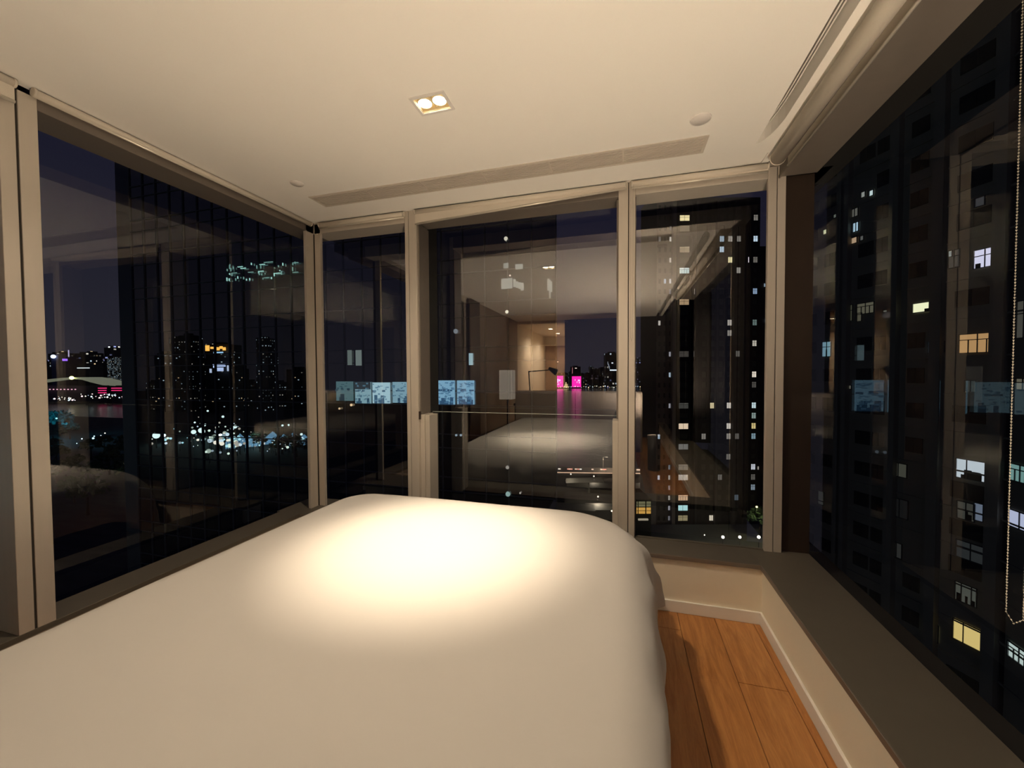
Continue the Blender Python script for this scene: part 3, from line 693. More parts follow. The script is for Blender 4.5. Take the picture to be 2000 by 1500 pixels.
for (x0, x1, lab) in ((192, 209, 'left low quay building with three glowing pink stripes'), (218, 241, 'right low quay building with two glowing pink stripes')):
    r_, w_, h_ = block('quay_building', x0, x1, 755, D0-30, mat('quay block', (.04, .03, .05), .6), lab, depth=14)
    for q in range(3 if x0 < 200 else 2): sgn(r_, -w_/2, w_/2*(.9 if q else 1), h_-4-q*4.6, h_-2.6-q*4.6, em((1, .04, .22), 1.1), 'pink_stripe', y=-1)
for q in range(60):
    px = rnd.choice([rnd.uniform(88, 150), rnd.uniform(150, 252), rnd.uniform(190, 245)]); py = rnd.uniform(769, 778) if px > 150 else rnd.uniform(774, 783)
    lampat(at(px, py, D0-60-(py-768)*6), rnd.choice([.5, .7, 1.0, 1.4]), rnd.choice([WHT, COOL, (1, .7, .75)]), 1.6, 'tiny white quay lamp on the waterfront in the left window', group='left window quay lamps')
pk = MB(); A = at(80, 786, 640); B = at(255, 780, 700)
qd = MB(); C1 = at(30, 776, 760); D1 = at(262, 771, 800)
qd.poly([(C1.x, C1.y, GZ-2.5), (D1.x, D1.y, GZ-2.5), (D1.x-200, D1.y+300, GZ-2.5), (C1.x-200, C1.y+300, GZ-2.5)]); qd.poly([(C1.x, C1.y, GZ-4), (D1.x, D1.y, GZ-4), (D1.x, D1.y, GZ-2.5), (C1.x, C1.y, GZ-2.5)])
qq = struct('quay', 'dark far quay under the hall in the left window', 'ground', qd, gm)
# --- park and trees below the left window
def tree(p, r, m, label, group=None, h=None):
    root = empty('tree', (p.x, p.y, p.z)); tag(root, label, 'tree', group); rr = random.Random(int(p.x*13+p.y*7))
    MB().tube((0, 0, 0), (0, 0, r*1.2), r*.09, 7, r2=r*.05).build('trunk', M['bedbase'], root)
    g = MB()
    for q in range(150):
        a = rr.uniform(0, 2*PI); e = rr.uniform(-.4, 1); d_ = r*(.55+.5*rr.random()); c = Vector((math.cos(a)*math.sqrt(1-e*e*.9)*d_, math.sin(a)*math.sqrt(1-e*e*.9)*d_, r*1.7+e*d_*.75)); s = r*.2
        u = Vector((rr.uniform(-1, 1), rr.uniform(-1, 1), rr.uniform(-1, 1))).normalized()*s; v = Vector((rr.uniform(-1, 1), rr.uniform(-1, 1), rr.uniform(-1, 1))).normalized()*s
        g.quad(c-u, c-v, c+u, c+v)
    o = g.build('foliage', m, root); o['kind'] = 'stuff'; return root
leaf = grain(mat('leaf green', (.05, .09, .04), .8), (2, 2, 2), .5)
leafc = grain(mat('lit teal foliage', (.10, .22, .20), .8), (2, 2, 2), .5)
def ptl(parent, loc, e, c, r=.3):
    L = bpy.data.lights.new('lamp', 'POINT'); L.energy = e; L.color = c; L.shadow_soft_size = r; o = bpy.data.objects.new('lamp', L); col.objects.link(o); o.parent = parent; o.location = loc; return o
for (px, py, r) in ((94, 854, 11), (116, 852, 11), (137, 858, 7), (104, 872, 8)):
    p = at(px, py, 200); p.z = GZ+8; p = CAM+(at(px, py, 200)-CAM)*((GZ-H)/(at(px, py, 200).z-H)); tree(p, r*.8, leafc, 'tree lit cyan beside the water at the left end of the left window', 'cyan lit trees by the water')
p = onZ(112, 858, GZ); p.z += 17; o = lampat(p, .6, (.3, .85, 1), 2, 'cyan flood lamp among the trees by the water'); ptl(None, (p.x+5, p.y-9, p.z+4), 12000, (.03, .6, 1), 1)
TP = []
for q in range(16):
    for _ in range(40):
        px, py = rnd.uniform(95, 262), rnd.uniform(880, 1010); p = onZ(px, py, GZ)
        if all((p-k).length > 14 for k in TP): break
    TP.append(p); tree(p, rnd.uniform(3.5, 6), leaf, 'dark park tree below the left window', 'dark park trees below the left window')
for (px, py, r, c) in ((182, 856, .8, TEAL), (184, 852, .5, TEAL), (197, 851, .5, COOL), (205, 846, .5, WHT), (247, 846, .9, COOL), (160, 857, .5, COOL), (262, 937, 1.3, (.7, .95, 1)), (275, 920, .35, WHT), (263, 888, .4, WHT), (150, 866, .3, COOL), (268, 890, .3, WHT), (340, 925, .3, WARM)):
    lampat(onZ(px, py, GZ+6), r*.8, c, 3.0, 'small park lamp shining low in the left window', group='park lamps low in the left window')

# --- the dark glass tower ahead (plane y = YT), mirror-like curtain wall
YT = 30.0
TX0, TX1 = -51.0, onY(1086, 740, YT).x
gt = empty('glass_tower', ((TX0+TX1)/2, YT, GZ)); tag(gt, 'huge dark glass office tower with gridded mirror facade left of centre', 'building')
gm1 = mat('tower glass', (.006, .007, .009), .0, spec=.8); gm1.node_tree.nodes['Principled BSDF'].inputs['IOR'].default_value = 2.1
gm2 = mat('tower frame', (.085, .095, .11), .6); gm3 = mat('tower flank', (.045, .05, .075), .5)
g = MB(); g.box(TX0, TX1, YT+.5, YT+38, GZ, GZ+170)
g.v = [(v[0]-9.0 if v[0] > TX1-.1 and v[1] > YT+30 else v[0], v[1], v[2]) for v in g.v]; rel(g, gt).build('core', gm2, gt)
g = MB(); g.box(TX0-2.2, TX0, YT+.1, YT+36, GZ, GZ+170); rel(g, gt).build('flank_panel', gm3, gt)
MW, FH = 1.9, 3.6
nx = int((TX1-TX0)/MW); MW = (TX1-TX0)/nx
zline = lambda k: GZ+2+k*FH
rows = []
for k in range(46):
    z0 = zline(k); rows += [(z0, z0+1.15), (z0+1.15, z0+FH)]
pme = {}
def panemesh(hh):
    if hh not in pme:
        g = MB(); g.fix = False; a, b = MW/2-.03, hh/2-.03
        g.box(-a, a, 0, .03, -b, b); o = g.build('glass_pane', gm1); pme[hh] = o.data; bpy.data.objects.remove(o)
    return pme[hh]
rest = MB(); rest.fix = True
lit_cells = set()
cnt = 0
for (z0, z1) in rows:
    for i in range(nx):
        x0 = TX0+i*MW
        if -13 < z0 < 13 and i < 17 and cnt < 290:
            o = bpy.data.objects.new('glass_pane', panemesh(round(z1-z0, 3))); col.objects.link(o); o.parent = gt
            o.location = Vector((x0+MW/2, YT+.1, (z0+z1)/2))-gt.location; o.rotation_euler = (rnd.gauss(0, .0006), 0, rnd.gauss(0, .0008)); cnt += 1
if True:
    g = MB()
    for (z0, z1) in rows:
        if -13 < z0 < 13: g.quad((TX0+17*MW, YT+.1, z0+.03), (TX1, YT+.1, z0+.03), (TX1, YT+.1, z1-.03), (TX0+17*MW, YT+.1, z1-.03))
        else: g.quad((TX0, YT+.1, z0+.03), (TX1, YT+.1, z0+.03), (TX1, YT+.1, z1-.03), (TX0, YT+.1, z1-.03))
    o = rel(g, gt).build('glass_band', gm1, gt); o['kind'] = 'stuff'
for i in range(nx+1):
    xw = TX0+i*MW; rel(MB().box(xw-.04, xw+.04, YT-.02, YT+.16, GZ, GZ+168), gt).build('mullion', gm2, gt)
for k in range(46):
    for zz in (zline(k), zline(k)+1.15): rel(MB().box(TX0, TX1, YT, YT+.14, zz-.035, zz+.035), gt).build('transom', gm2, gt)
# lit offices of the tower
def lit_room(root, x0, x1, z0, z1, y, c, s, clutter=0, name='lit_window', inner=None, blindf=0):
    """a lit room behind the glass: back wall glows, desks and shelves before it are pieces with a dimmer glow of their own"""
    f = empty(name, ((x0+x1)/2, y, z0)); f.parent = root; f.location = Vector(f.location)-root.location
    W, Hh = x1-x0, z1-z0
    MB().box(-W/2, W/2, -.02, 0, 0, Hh).build('room_glow', em(c, s), f)
    g = MB()
    for q in range(clutter):
        a = rnd.uniform(-W/2, W/2-.3); bw = rnd.uniform(.15, .5)*min(1, W/2); g.box(a, min(W/2, a+bw), -.1, -.04, 0 if q % 3 else Hh*.55, Hh*rnd.uniform(.1, .4) if q % 3 else Hh*.55+Hh*rnd.uniform(.03, .12))
    if clutter: g.build('furniture', em((c[0]*.35, c[1]*.5, c[2]*.7), s*.42), f)
    g2 = MB()
    for q in range(clutter*4):
        a = rnd.uniform(-W/2, W/2-.2); bz = rnd.uniform(0, Hh*.9); g2.box(a, min(W/2, a+rnd.uniform(.05, .3)), -.16, -.11, bz, min(Hh, bz+rnd.uniform(.04, .14)))
    if clutter: g2.build('shelf_goods', em((c[0]*.6, c[1]*.75, c[2]*.9), s*.6), f)
    if blindf: MB().box(-W/2, W/2, -.12, -.08, Hh*(1-blindf), Hh).build('blind', mat('grey office blind', (.1, .12, .13), .8, em=(.5, .7, .8), es=.05), f)
    return f
OC = (.36, .75, .98)
for (x0, x1, y0, y1, c, s, cl, bf) in ((657, 691, 745, 783, (.25, .5, .55), .28, 3, 0), (694, 726, 746, 788, (.42, .74, .85), .50, 7, .34), (728, 763, 747, 788, (.55, .86, .98), .66, 6, 0), (767, 800, 746, 787, (.40, .72, .88), .50, 6, 0), (806, 848, 744, 790, OC, .55, 6, 0), (854, 889, 743, 790, (.33, .66, .92), .62, 12, 0), (893, 927, 743, 790, (.33, .66, .92), .60, 12, 0),
    (679, 688, 684, 713, (.5, .65, .6), .22, 0, 0), (695, 707, 684, 714, (.55, .7, .66), .26, 0, 0), (916, 924, 690, 713, (.6, .9, 1), .5, 0, 0)):
    a, b = onY(x0, y0, YT), onY(x1, y1, YT); lit_room(gt, a.x, b.x, b.z, a.z, YT-.03, c, s, cl, blindf=bf)
for (px, py, r, c, s) in ((988, 466, .16, (1, .95, .75), .7), (990, 609, .14, (1, .95, .75), .9), (996, 538, .07, WHT, 1), (890, 647, .2, (.7, .8, .9), .25), (891, 850, .1, COOL, .4), (900, 850, .1, COOL, .4), (991, 913, .15, WHT, .3), (992, 965, .2, (.6, .9, .85), .45), (1016, 963, .08, WHT, .4), (686, 791, .12, WARM, .9), (663, 798, .1, WARM, .7)):
    p = onY(px, py, YT-.05); rel(MB().ball(p, r, 8, 5), gt).build('ceiling_lamp', em(c, s), gt)
for (px, py, w2, h2) in ((990, 554, .45, .4), (997, 553, .12, .4), (1005, 553, .1, .3), (1010, 556, .1, .25), (1015, 558, .1, .25), (1020, 560, .12, .3), (1071, 556, .08, .45), (1074, 565, .06, .7), (1077, 560, .06, .4), (988, 519, .2, .2), (1014, 521, .3, .2)):
    p = onY(px, py, YT-.04); MB().box(p.x-w2-gt.location.x, p.x+w2-gt.location.x, -.08, -.04, p.z-h2-GZ, p.z+h2-GZ).build('small_lit_window', em((.85, .9, .8), .28), gt)

# --- what the tower mirrors: the waterfront behind the viewer, each thing at its true place
def mir(p): return Vector((p.x, 2*YT-p.y, p.z))
def vground(px, py, zz=GZ): return mir(onZ(px, py, zz))
for q in range(170):
    px = rnd.choice([rnd.uniform(290, 600), rnd.gauss(430, 50), rnd.uniform(460, 605), rnd.gauss(420, 40)]); py = rnd.gauss(855, 13) if px < 480 else rnd.gauss(862, 9)
    if not (283 < px < 604 and 800 < py < 905): continue
    r = rnd.choice([.35, .5, .7, 1.0]); lampat(vground(px, py, GZ+7), r*(1.3 if 400 < px < 470 else .8), rnd.choice([TEAL, COOL, (.8, 1, .9), WHT]), rnd.choice([1.6, 4]), 'white-blue waterfront lamp mirrored in the dark glass tower', group='waterfront lamps mirrored in the glass tower')
for (px, py, r) in ((303, 851, 2.2), (380, 845, 1.6), (395, 842, 2.0), (400, 830, .9), (434, 814, 1.2), (405, 803, 1.1), (458, 833, 1.5), (378, 825, .8), (340, 822, .7), (553, 831, .9), (565, 830, .8), (590, 848, .9)):
    lampat(vground(px, py, GZ+9), r, (.75, .97, 1), 4.5, 'strong white-blue flood lamp mirrored in the dark glass tower', group='flood lamps mirrored in the glass tower')
tent = mat('tent cloth lit from inside', (.5, .6, .7), .8, em=(.25, .58, .95), es=1.3)
for (px, py, e) in ((395, 840, 6000), (430, 850, 6000), (500, 858, 6000), (560, 860, 6000), (320, 850, 3000)): ptl(None, tuple(vground(px, py, GZ+7)), e, (.45, .85, 1), 1)
for (px, py, w2) in ((468, 867, 4), (489, 872, 5), (512, 867, 5), (533, 863, 5), (553, 869, 5), (574, 863, 5), (596, 869, 5), (450, 875, 4)):
    p = vground(px, py); o = empty('market_tent', tuple(p), .7); tag(o, 'blue-lit white tent on the waterfront mirrored in the glass tower', 'tent', 'blue lit tents mirrored in the glass tower')
    g = MB(); g.box(-w2, w2, -w2*.7, w2*.7, 0, 4); g.build('side_walls', tent, o)
    g = MB(); R4 = [(-w2, -w2*.7, 4), (w2, -w2*.7, 4), (w2, w2*.7, 4), (-w2, w2*.7, 4)]
    for i in range(4): g.poly([R4[i], R4[(i+1) % 4], (0, 0, 8)])
    g.build('roof', tent, o)
for q in range(14):
    for _ in range(40):
        px, py = rnd.uniform(500, 604), rnd.uniform(876, 892); p = vground(px, py)
        if all((p-k).length > 13 for k in TP): break
    TP.append(p); tree(p, rnd.uniform(3, 5), leaf, 'dark tree on the waterfront mirrored in the glass tower', 'trees mirrored in the glass tower')
def vblock(x0, x1, ytop, D, m, label, group=None, zb=GZ, name='mirrored_building'):
    a, b = mir(at(x0, ytop, D)), mir(at(x1, ytop, D)); ang = math.atan2(b.y-a.y, b.x-a.x); wd = math.hypot(b.x-a.x, b.y-a.y); c = (a+b)/2
    root = empty(name, (c.x, c.y, zb), ang); tag(root, label, 'building', group); hgt = max(a.z, b.z)-zb
    MB().box(-wd/2, wd/2, -25, 0, 0, hgt).build('wall', m, root); MB().box(-wd*.3, wd*.1, -15, -5, hgt, hgt+3).build('roof_plant', m, root)
    # the side turned to the tower is the front (local -y or +y)
    return root, wd, hgt
NEAR = [wmat('mirrored facade %d' % i, (.01, .01, .012), lit, cell, dens, st, seed=40+i*5, fill=(.4, .35)) for i, (lit, cell, dens, st) in enumerate([((COOL, WHT, COOL), (4, 3.5), .22, 1.3), ((WHT, COOL, WARM), (5, 3.6), .14, 1.6), ((COOL, COOL, WHT), (4.5, 4), .28, 1.2)])]
for i, (x0, x1, yt, D) in enumerate(((285, 305, 745, 600), (303, 330, 690, 560), (330, 352, 660, 590), (350, 372, 655, 560), (372, 398, 720, 600), (396, 412, 700, 590), (449, 466, 720, 600), (470, 500, 745, 660), (500, 522, 660, 560), (525, 558, 745, 640), (560, 604, 720, 590), (408, 450, 740, 640))):
    vblock(x0, x1, yt, D, NEAR[i % 3], 'dark high-rise with scattered lit windows mirrored in the glass tower', 'high-rises mirrored in the glass tower')
r_, w_, h_ = vblock(402, 448, 672, 540, NEAR[1], 'dark block with orange and blue signs mirrored in the glass tower')
def vsign(x0, x1, y0, y1, D, c, s, lab, name='lit_sign'):
    a, b = mir(at(x0, y0, D)), mir(at(x1, y1, D)); o = MB(); d_ = Vector((b.x-a.x, b.y-a.y, 0)); nn = Vector((d_.y, -d_.x, 0)).normalized()*.8
    A = Vector((a.x, a.y, b.z)); B = Vector((b.x, b.y, b.z)); Z1 = Vector((0, 0, a.z-b.z))
    for k in (nn, -nn): o.quad(A+k, B+k, B+Z1+k, A+Z1+k)
    o.quad(A+nn, A-nn, A-nn+Z1, A+nn+Z1); o.quad(B+nn, B-nn, B-nn+Z1, B+nn+Z1); o.quad(A+nn+Z1, B+nn+Z1, B-nn+Z1, A-nn+Z1); o.quad(A+nn, B+nn, B-nn, A-nn)
    return tag(o.build(name, em(c, s)), lab, 'sign')
root_s = None
for q, (x0, x1, y0, y1) in enumerate(((404, 411, 674, 685), (414, 420, 677, 681), (421, 428, 678, 684), (429, 434, 676, 681), (435, 440, 678, 684))):
    vsign(x0, x1, y0, y1, 530, (1, .5, .1), 5, 'character-like piece of the orange rooftop sign mirrored in the tower, number %s from the left' % ('one', 'two', 'three', 'four', 'five')[q])
vsign(420, 435, 687, 691, 530, (.35, .65, 1), 4, 'short pale blue sign bar below the orange sign mirrored in the tower')
vsign(417, 441, 712, 718, 530, (.5, .62, 1), 5, 'upper part of the blue-white lit sign mirrored in the tower')
vsign(421, 437, 720, 727, 530, (.5, .62, 1), 4, 'lower part of the blue-white lit sign mirrored in the tower')
vsign(410, 413, 720, 728, 530, (.6, .7, 1), 3, 'small lit bar left of the blue-white sign mirrored in the tower')
vsign(445, 449, 714, 727, 530, (.6, .7, 1), 3, 'small lit bar right of the blue-white sign mirrored in the tower')
# lit upper office floor high in the tower, glowing strips set on its face
for q in range(46):
    px = rnd.uniform(440, 578); py = 524+rnd.uniform(-8, 26)*(1 if px < 540 else .6)-(px-440)*.05; p = onY(px, py, YT-.06); hh = rnd.uniform(.08, .4) if q % 4 else .06; ww = .05 if q % 4 else .6
    rel(MB().box(p.x-ww/2, p.x+ww/2, p.y-.05, p.y+.05, p.z-hh/2, p.z+hh/2), gt).build('lit_strip', em((.5, .95, .9), rnd.choice([.25, .6])), gt)

# --- elevated waterfront road in the centre, yard below
hw = empty('waterfront_road', (20, 205, GZ)); tag(hw, 'thin bright waterfront road with warm lit parapet beyond the yard', 'road')
a, b = onZ(1060, 921, GZ+2), onZ(1300, 924, GZ+2)
def strip(p, q, z0, z1, wd, m, name, par):
    d_ = (q-p); d_.z = 0; L = d_.length; T = Matrix.Translation((p.x, p.y, 0)) @ Matrix.Rotation(math.atan2(d_.y, d_.x), 4, 'Z'); g = MB(); g.box(0, L, 0, wd, z0, z1, T=T); return rel(g, par).build(name, m, par)
strip(a, b, GZ+.2, GZ+1.4, 12, mat('road deck', (.2, .18, .16), .7), 'deck', hw)
strip(a, b, GZ+1.4, GZ+1.75, .4, em((1, .62, .40), .75), 'lit_parapet', hw)
for q in range(26):
    px = rnd.uniform(1062, 1282); p = onZ(px, 918.5+(px-1090)*.012, GZ+3); rel(MB().box(p.x-.5, p.x+.5, p.y+3, p.y+3.5, p.z-.3, p.z+.1), hw).build('road_light', em(rnd.choice([(1, .7, .5), (1, .35, .25), WHT]), 1.2), hw)
for (px, lab) in ((1178, 'tall street lamp on the waterfront road left of the mullion'), (1261, 'tall street lamp on the waterfront road right of the mullion')):
    bpos = onZ(px, 920, GZ); tp = onD(px, 893 if px < 1200 else 889, (bpos-CAM).dot(FWD)); o = empty('street_lamp', (bpos.x, bpos.y, GZ)); tag(o, lab, 'lamp'); hh = tp.z-GZ
    MB().tube((0, 0, 0), (0, 0, hh), .12, 8).build('pole', mat('lamp pole', (.4, .38, .33), .5), o); MB().tube((0, 0, hh), (1.6, 0, hh+.2), .1, 6).build('arm', mat('lamp arm', (.4, .38, .33), .5), o); MB().box(1.2, 2.4, -.3, .3, hh, hh+.3).build('lantern', em((.9, .8, .6), .9), o); ptl(o, (1.8, -2, hh-.6), 1500, (1, .75, .5), .3)
roofm = grain(mat('yard roof', (.12, .115, .10), .7), (.3, 1.5, .3), .5)
for i, (px, py, w2, d2) in enumerate(((1110, 952, 15, 5), (1150, 965, 18, 6), (1120, 985, 14, 5), (1180, 945, 12, 4), (1175, 985, 12, 5), (1262, 945, 12, 5), (1140, 935, 16, 4))):
    p = onZ(px, py, GZ+5); o = empty('yard_shed', (p.x, p.y, GZ), .06*i); tag(o, 'low grey roofed shed in the dim yard before the waterfront road', 'shed', 'low sheds in the yard')
    MB().box(-w2/2, w2/2, -d2/2, d2/2, 0, 4).build('wall', roofm, o); g = MB(); g.poly([(-w2/2-.5, -d2/2-.5, 4), (w2/2+.5, -d2/2-.5, 4), (w2/2, 0, 5.4), (-w2/2, 0, 5.4)]); g.poly([(-w2/2-.5, d2/2+.5, 4), (-w2/2, 0, 5.4), (w2/2, 0, 5.4), (w2/2+.5, d2/2+.5, 4)]); g.build('roof', roofm, o)
for (px, py, s) in ((1115, 926, 700), (1160, 930, 700), (1168, 970, 1100), (1195, 998, 800), (1255, 930, 400)):
    p = onZ(px, py, GZ+8); o = lampat(p, .28, (1, .85, .62), 2.5, 'small warm yard lamp between the dim sheds', group='yard lamps between the sheds'); L = ptl(None, tuple(p-Vector((0, 0, 1))), s, (1, .85, .65), .5)
# yellow lit hall, right of the mullion
r_ = empty('yellow_lit_building', tuple(onD(1258, 1004, 98)), YAW); tag(r_, 'small building with orange-yellow lit windows low beside the towers', 'building')
sc_ = 98/F
MB().box(-16*sc_, 14*sc_, 0, 8, -12, 30*sc_).build('wall', mat('olive wall', (.05, .05, .03), .8), r_)
for (x0, x1) in ((-15, -13), (-11, 2), (4.5, 13)):
    for (z0, z1, s, c) in ((1, 13, .62, (1, .55, .12)), (15, 25, .2, (.8, .75, .4))):
        wf = empty('window'); wf.parent = r_; wf.location = ((x0+x1)/2*sc_, -.1, z0*sc_)
        MB().box(-(x1-x0)/2*sc_, (x1-x0)/2*sc_, 0, .1, 0, (z1-z0)*sc_).build('pane', em(c, s), wf); MB().box(-(x1-x0)/2*sc_, (x1-x0)/2*sc_, -.05, 0, (z1-z0)*sc_*.5-.05, (z1-z0)*sc_*.5+.05).build('bar', M['black'], wf)
MB().box(-16*sc_, 3*sc_, -2, -1.6, -7*sc_, -4*sc_).build('awning', em((.8, .7, .5), .45), r_)

# ================================================================ APARTMENT TOWERS
def facade(root, org, ux, cols_, rows_, z0, cw, fh, ww, wh, wallm, lit, sill_m=None, joined=True, dark=None, frames=None):
    """windows cut back into a facade; org: lower-left corner in world, ux: unit along facade. lit: {(c,r):(color,strength)}"""
    nrm = Vector((ux.y, -ux.x, 0))
    T = Matrix((Vector((ux.x, ux.y, 0)), Vector((-nrm.x, -nrm.y, 0)), Vector((0, 0, 1)))).transposed().to_4x4(); T = Matrix.Translation(org) @ T
    wall = MB(); wall.box(0, cols_*cw, 0, .3, 0, 1)
    g = MB(); dk = MB()
    g.fix = False
    # wall strips between windows
    for r in range(rows_):
        zb = r*fh; s0 = zb+(fh-wh)/2; s1 = s0+wh
        g.box(0, cols_*cw, 0, .25, zb-(fh-wh)/2 if r else 0, s0, T=T)
        for c in range(cols_+1):
            a = c*cw-(cw-ww)/2 if c else 0; b = c*cw+(cw-ww)/2 if c < cols_ else c*cw
            g.box(a, b, 0, .25, s0, s1, T=T)
        for c in range(cols_):
            if (c, r) in lit: continue
            a = c*cw+(cw-ww)/2; dk.box(a, a+ww, .18, .22, s0, s1, T=T)
    top = rows_*fh; g.box(0, cols_*cw, 0, .25, top-(fh-wh)/2, top+1.2, T=T)
    rel(g, root).build('facade_wall', wallm, root)
    o = rel(dk, root).build('dark_window_pane', dark or M['dwin'], root); o['kind'] = 'stuff'
    for (c, r), (cc, s, kind) in lit.items():
        a = c*cw+(cw-ww)/2; s0 = r*fh+(fh-wh)/2
        P = empty('window'); P.parent = root; P.matrix_local = Matrix.LocRotScale(root.location, root.rotation_euler, None).inverted() @ T @ Matrix.Translation((a+ww/2, .18, s0))
        MB().box(-ww/2, ww/2, 0, .04, 0, wh).build('pane', em(cc, s), P)
        bars(P, ww, wh, kind)
def bars(P, ww, wh, kind, t=.06, y=-.05):
    g = MB()
    if kind == 0: g.box(-t/2, t/2, y, 0, 0, wh)
    if kind == 1: g.box(-t/2, t/2, y, 0, 0, wh); g.box(-ww/2, ww/2, y, 0, wh*.66-t/2, wh*.66+t/2)
    if kind == 2:
        for k in (-.25, 0, .25): g.box(ww*k-t/2, ww*k+t/2, y, 0, 0, wh*.72)
        g.box(-t/2, t/2, y, 0, wh*.72, wh); g.box(-ww/2, ww/2, y, 0, wh*.70-t/2, wh*.70+t/2)
    if kind == 3: g.box(-ww*.22-t/2, -ww*.22+t/2, y, 0, 0, wh); g.box(ww*.27-t/2, ww*.27+t/2, y, 0, 0, wh)
    g.box(-ww/2-t, ww/2+t, y-.03, 0, -t, 0); g.box(-ww/2-t, ww/2+t, y-.03, 0, wh, wh+t); g.box(-ww/2-t, -ww/2, y-.03, 0, 0, wh); g.box(ww/2, ww/2+t, y-.03, 0, 0, wh)
    return g.build('frame', M['wframe'], P)
M['dwin'] = mat('dark window glass', (.07, .066, .055), .4, spec=.2)
M['wframe'] = mat('window frame grey', (.10, .10, .10), .5)
DT = 112; su = DT/F
fh = 20.2*su
tanw = grain(mat('tan tower tiles', (.17, .14, .115), .8), (1, 1, .3), .15)
brow = grain(mat('dark brown tower tiles', (.030, .025, .021), .8), (1, 1, .3), .2)
zb0 = at(1300, 1042, DT).z
nr = int((at(1300, 372, DT).z-zb0)/fh)
def rowof(py): return int((at(1330, py, DT).z-zb0)/fh)
# tan tower: left face with small windows, window bay at 1320..1350
tt = empty('apartment_tower', tuple(at(1315, 1042, DT))); tag(tt, 'tan apartment tower with a column of warm lit windows', 'building')
tt.location.z = zb0
lit = {}
for py, c, s, k in ((430, (1, .85, .45), 1.0, 1), (452, (.6, .55, .4), .12, 0), (491, (.9, .7, .45), .30, 1), (530, (.8, .95, .9), .75, 2), (591, (.9, .62, .35), .45, 1), (697, (.5, .45, .4), .10, 1), (791, (.5, .5, .45), .10, 1), (830, (1, .78, .55), .8, 0), (868, (.6, .6, .55), .25, 0), (912, (.6, .55, .45), .22, 1), (931, (.75, .68, .58), .5, 0), (970, (.95, .62, .38), .6, 2), (989, (.55, .95, .95), .8, 0), (1012, (.65, .55, .3), .4, 1)):
    lit[(0, rowof(py))] = (c, s, k)
p0 = at(1320, 1042, DT); facade(tt, Vector((p0.x, p0.y, zb0)), RGT, 1, nr, 0, 28*su, fh, 19*su, 11*su, brow, lit)
lit = {}
for py, c_i in ((437, 2), (470, 2), (475, 0), (499, 2), (541, 2), (546, 1), (575, 2), (697, 2), (732, 2), (790, 2), (905, 2), (942, 0), (938, 2), (948, 2), (965, 2), (985, 2), (1004, 2), (858, 0), (640, 0)):
    lit[(c_i, rowof(py))] = (rnd.choice([WHT, COOL, (.9, .9, 1)]), rnd.choice([.15, .3, .5]), 9)
p0 = at(1281, 1042, DT)+FWD*0; facade(tt, Vector((p0.x, p0.y, zb0)), RGT, 3, nr, 0, 10.5*su, fh, 4.5*su, 9*su, tanw, lit)
p0 = at(1312, 1042, DT-1.2); g = MB(); T = Matrix.Translation((p0.x, p0.y, zb0)) @ Matrix.Rotation(YAW, 4, 'Z'); g.box(0, 6.5*su, 0, 1.5, 0, nr*fh, T=T); rel(g, tt).build('corner_pier', grain(mat('pale pier tiles', (.26, .22, .19), .8), (1, 1, .3), .1), tt)
g = MB(); p0 = at(1281, 1042, DT+.3); T = Matrix.Translation((p0.x, p0.y, zb0)) @ Matrix.Rotation(YAW, 4, 'Z'); g.box(0, 67*su, 0, 14, -12, nr*fh+1, T=T); rel(g, tt).build('core', brow, tt)
# dark tower
dt = empty('apartment_tower', (p0.x, p0.y, zb0)); dt.location = at(1415, 1030, DT+4); dt.location.z = zb0; tag(dt, 'dark brown apartment tower with a right-hand column of lit windows', 'building')
zb0s = zb0; lit = {}
def rw(py): return int((at(1420, py, DT).z-zb0)/fh)
for c_i, py, c, s in ((7, 430, WHT, .2), (7, 468, COOL, .9), (7, 507, WHT, .15), (7, 570, (.5, .7, 1), .5), (7, 629, (.6, .85, .8), .2), (7, 731, (1, .9, .75), .9), (7, 750, WHT, .08), (7, 791, (.75, .95, 1), .8), (7, 810, (.7, .9, .85), .35), (7, 831, (1, .8, .35), .7), (7, 850, (.5, .75, .9), .4), (7, 910, (.85, .9, 1), .7), (7, 930, WHT, .1), (7, 950, COOL, .3), (7, 666, (1, .95, .8), .5),
    (3, 468, COOL, .5), (3, 481, COOL, .7), (4, 469, WHT, .3), (6, 501, (1, .9, 1), .9), (4, 510, (1, .9, .5), .8), (5, 462, WHT, .2), (5, 527, WHT, .3), (4, 629, WHT, .4), (4, 655, WHT, .25), (2, 794, (1, .85, .5), .7), (4, 793, WHT, .6), (4, 833, WHT, .6), (4, 850, WHT, .25), (4, 892, WHT, .15), (0, 568, WHT, .6), (5, 854, WHT, .1), (1, 850, WHT, .2), (2, 1005, (1, .9, .7), .7), (5, 980, COOL, .1), (3, 938, WHT, .12), (5, 690, WHT, .1), (0, 700, WHT, .15)):
    lit[(c_i, rw(py))] = (c, s, 1 if c_i == 7 else 0)
p0 = at(1349, 1042, DT+.0); facade(dt, Vector((p0.x, p0.y, zb0)), RGT, 8, nr-1, 0, 16.3*su, fh, 8.5*su, 11*su, brow, lit)
for px in (1357, 1396, 1430, 1452):
    p1 = at(px, 1042, DT-.9); g = MB(); T = Matrix.Translation((p1.x, p1.y, zb0)) @ Matrix.Rotation(YAW, 4, 'Z'); g.box(0, 4*su, 0, 1.2, 0, (nr-1)*fh, T=T); rel(g, dt).build('pier', grain(mat('pier tiles', (.055, .048, .042), .8), (1, 1, .3), .1), dt)
g = MB(); p1 = at(1349, 1042, DT+.3); T = Matrix.Translation((p1.x, p1.y, zb0)) @ Matrix.Rotation(YAW, 4, 'Z'); g.box(0, 130*su, 0, 16, -12, (nr-1)*fh+1, T=T); rel(g, dt).build('core', brow, dt)
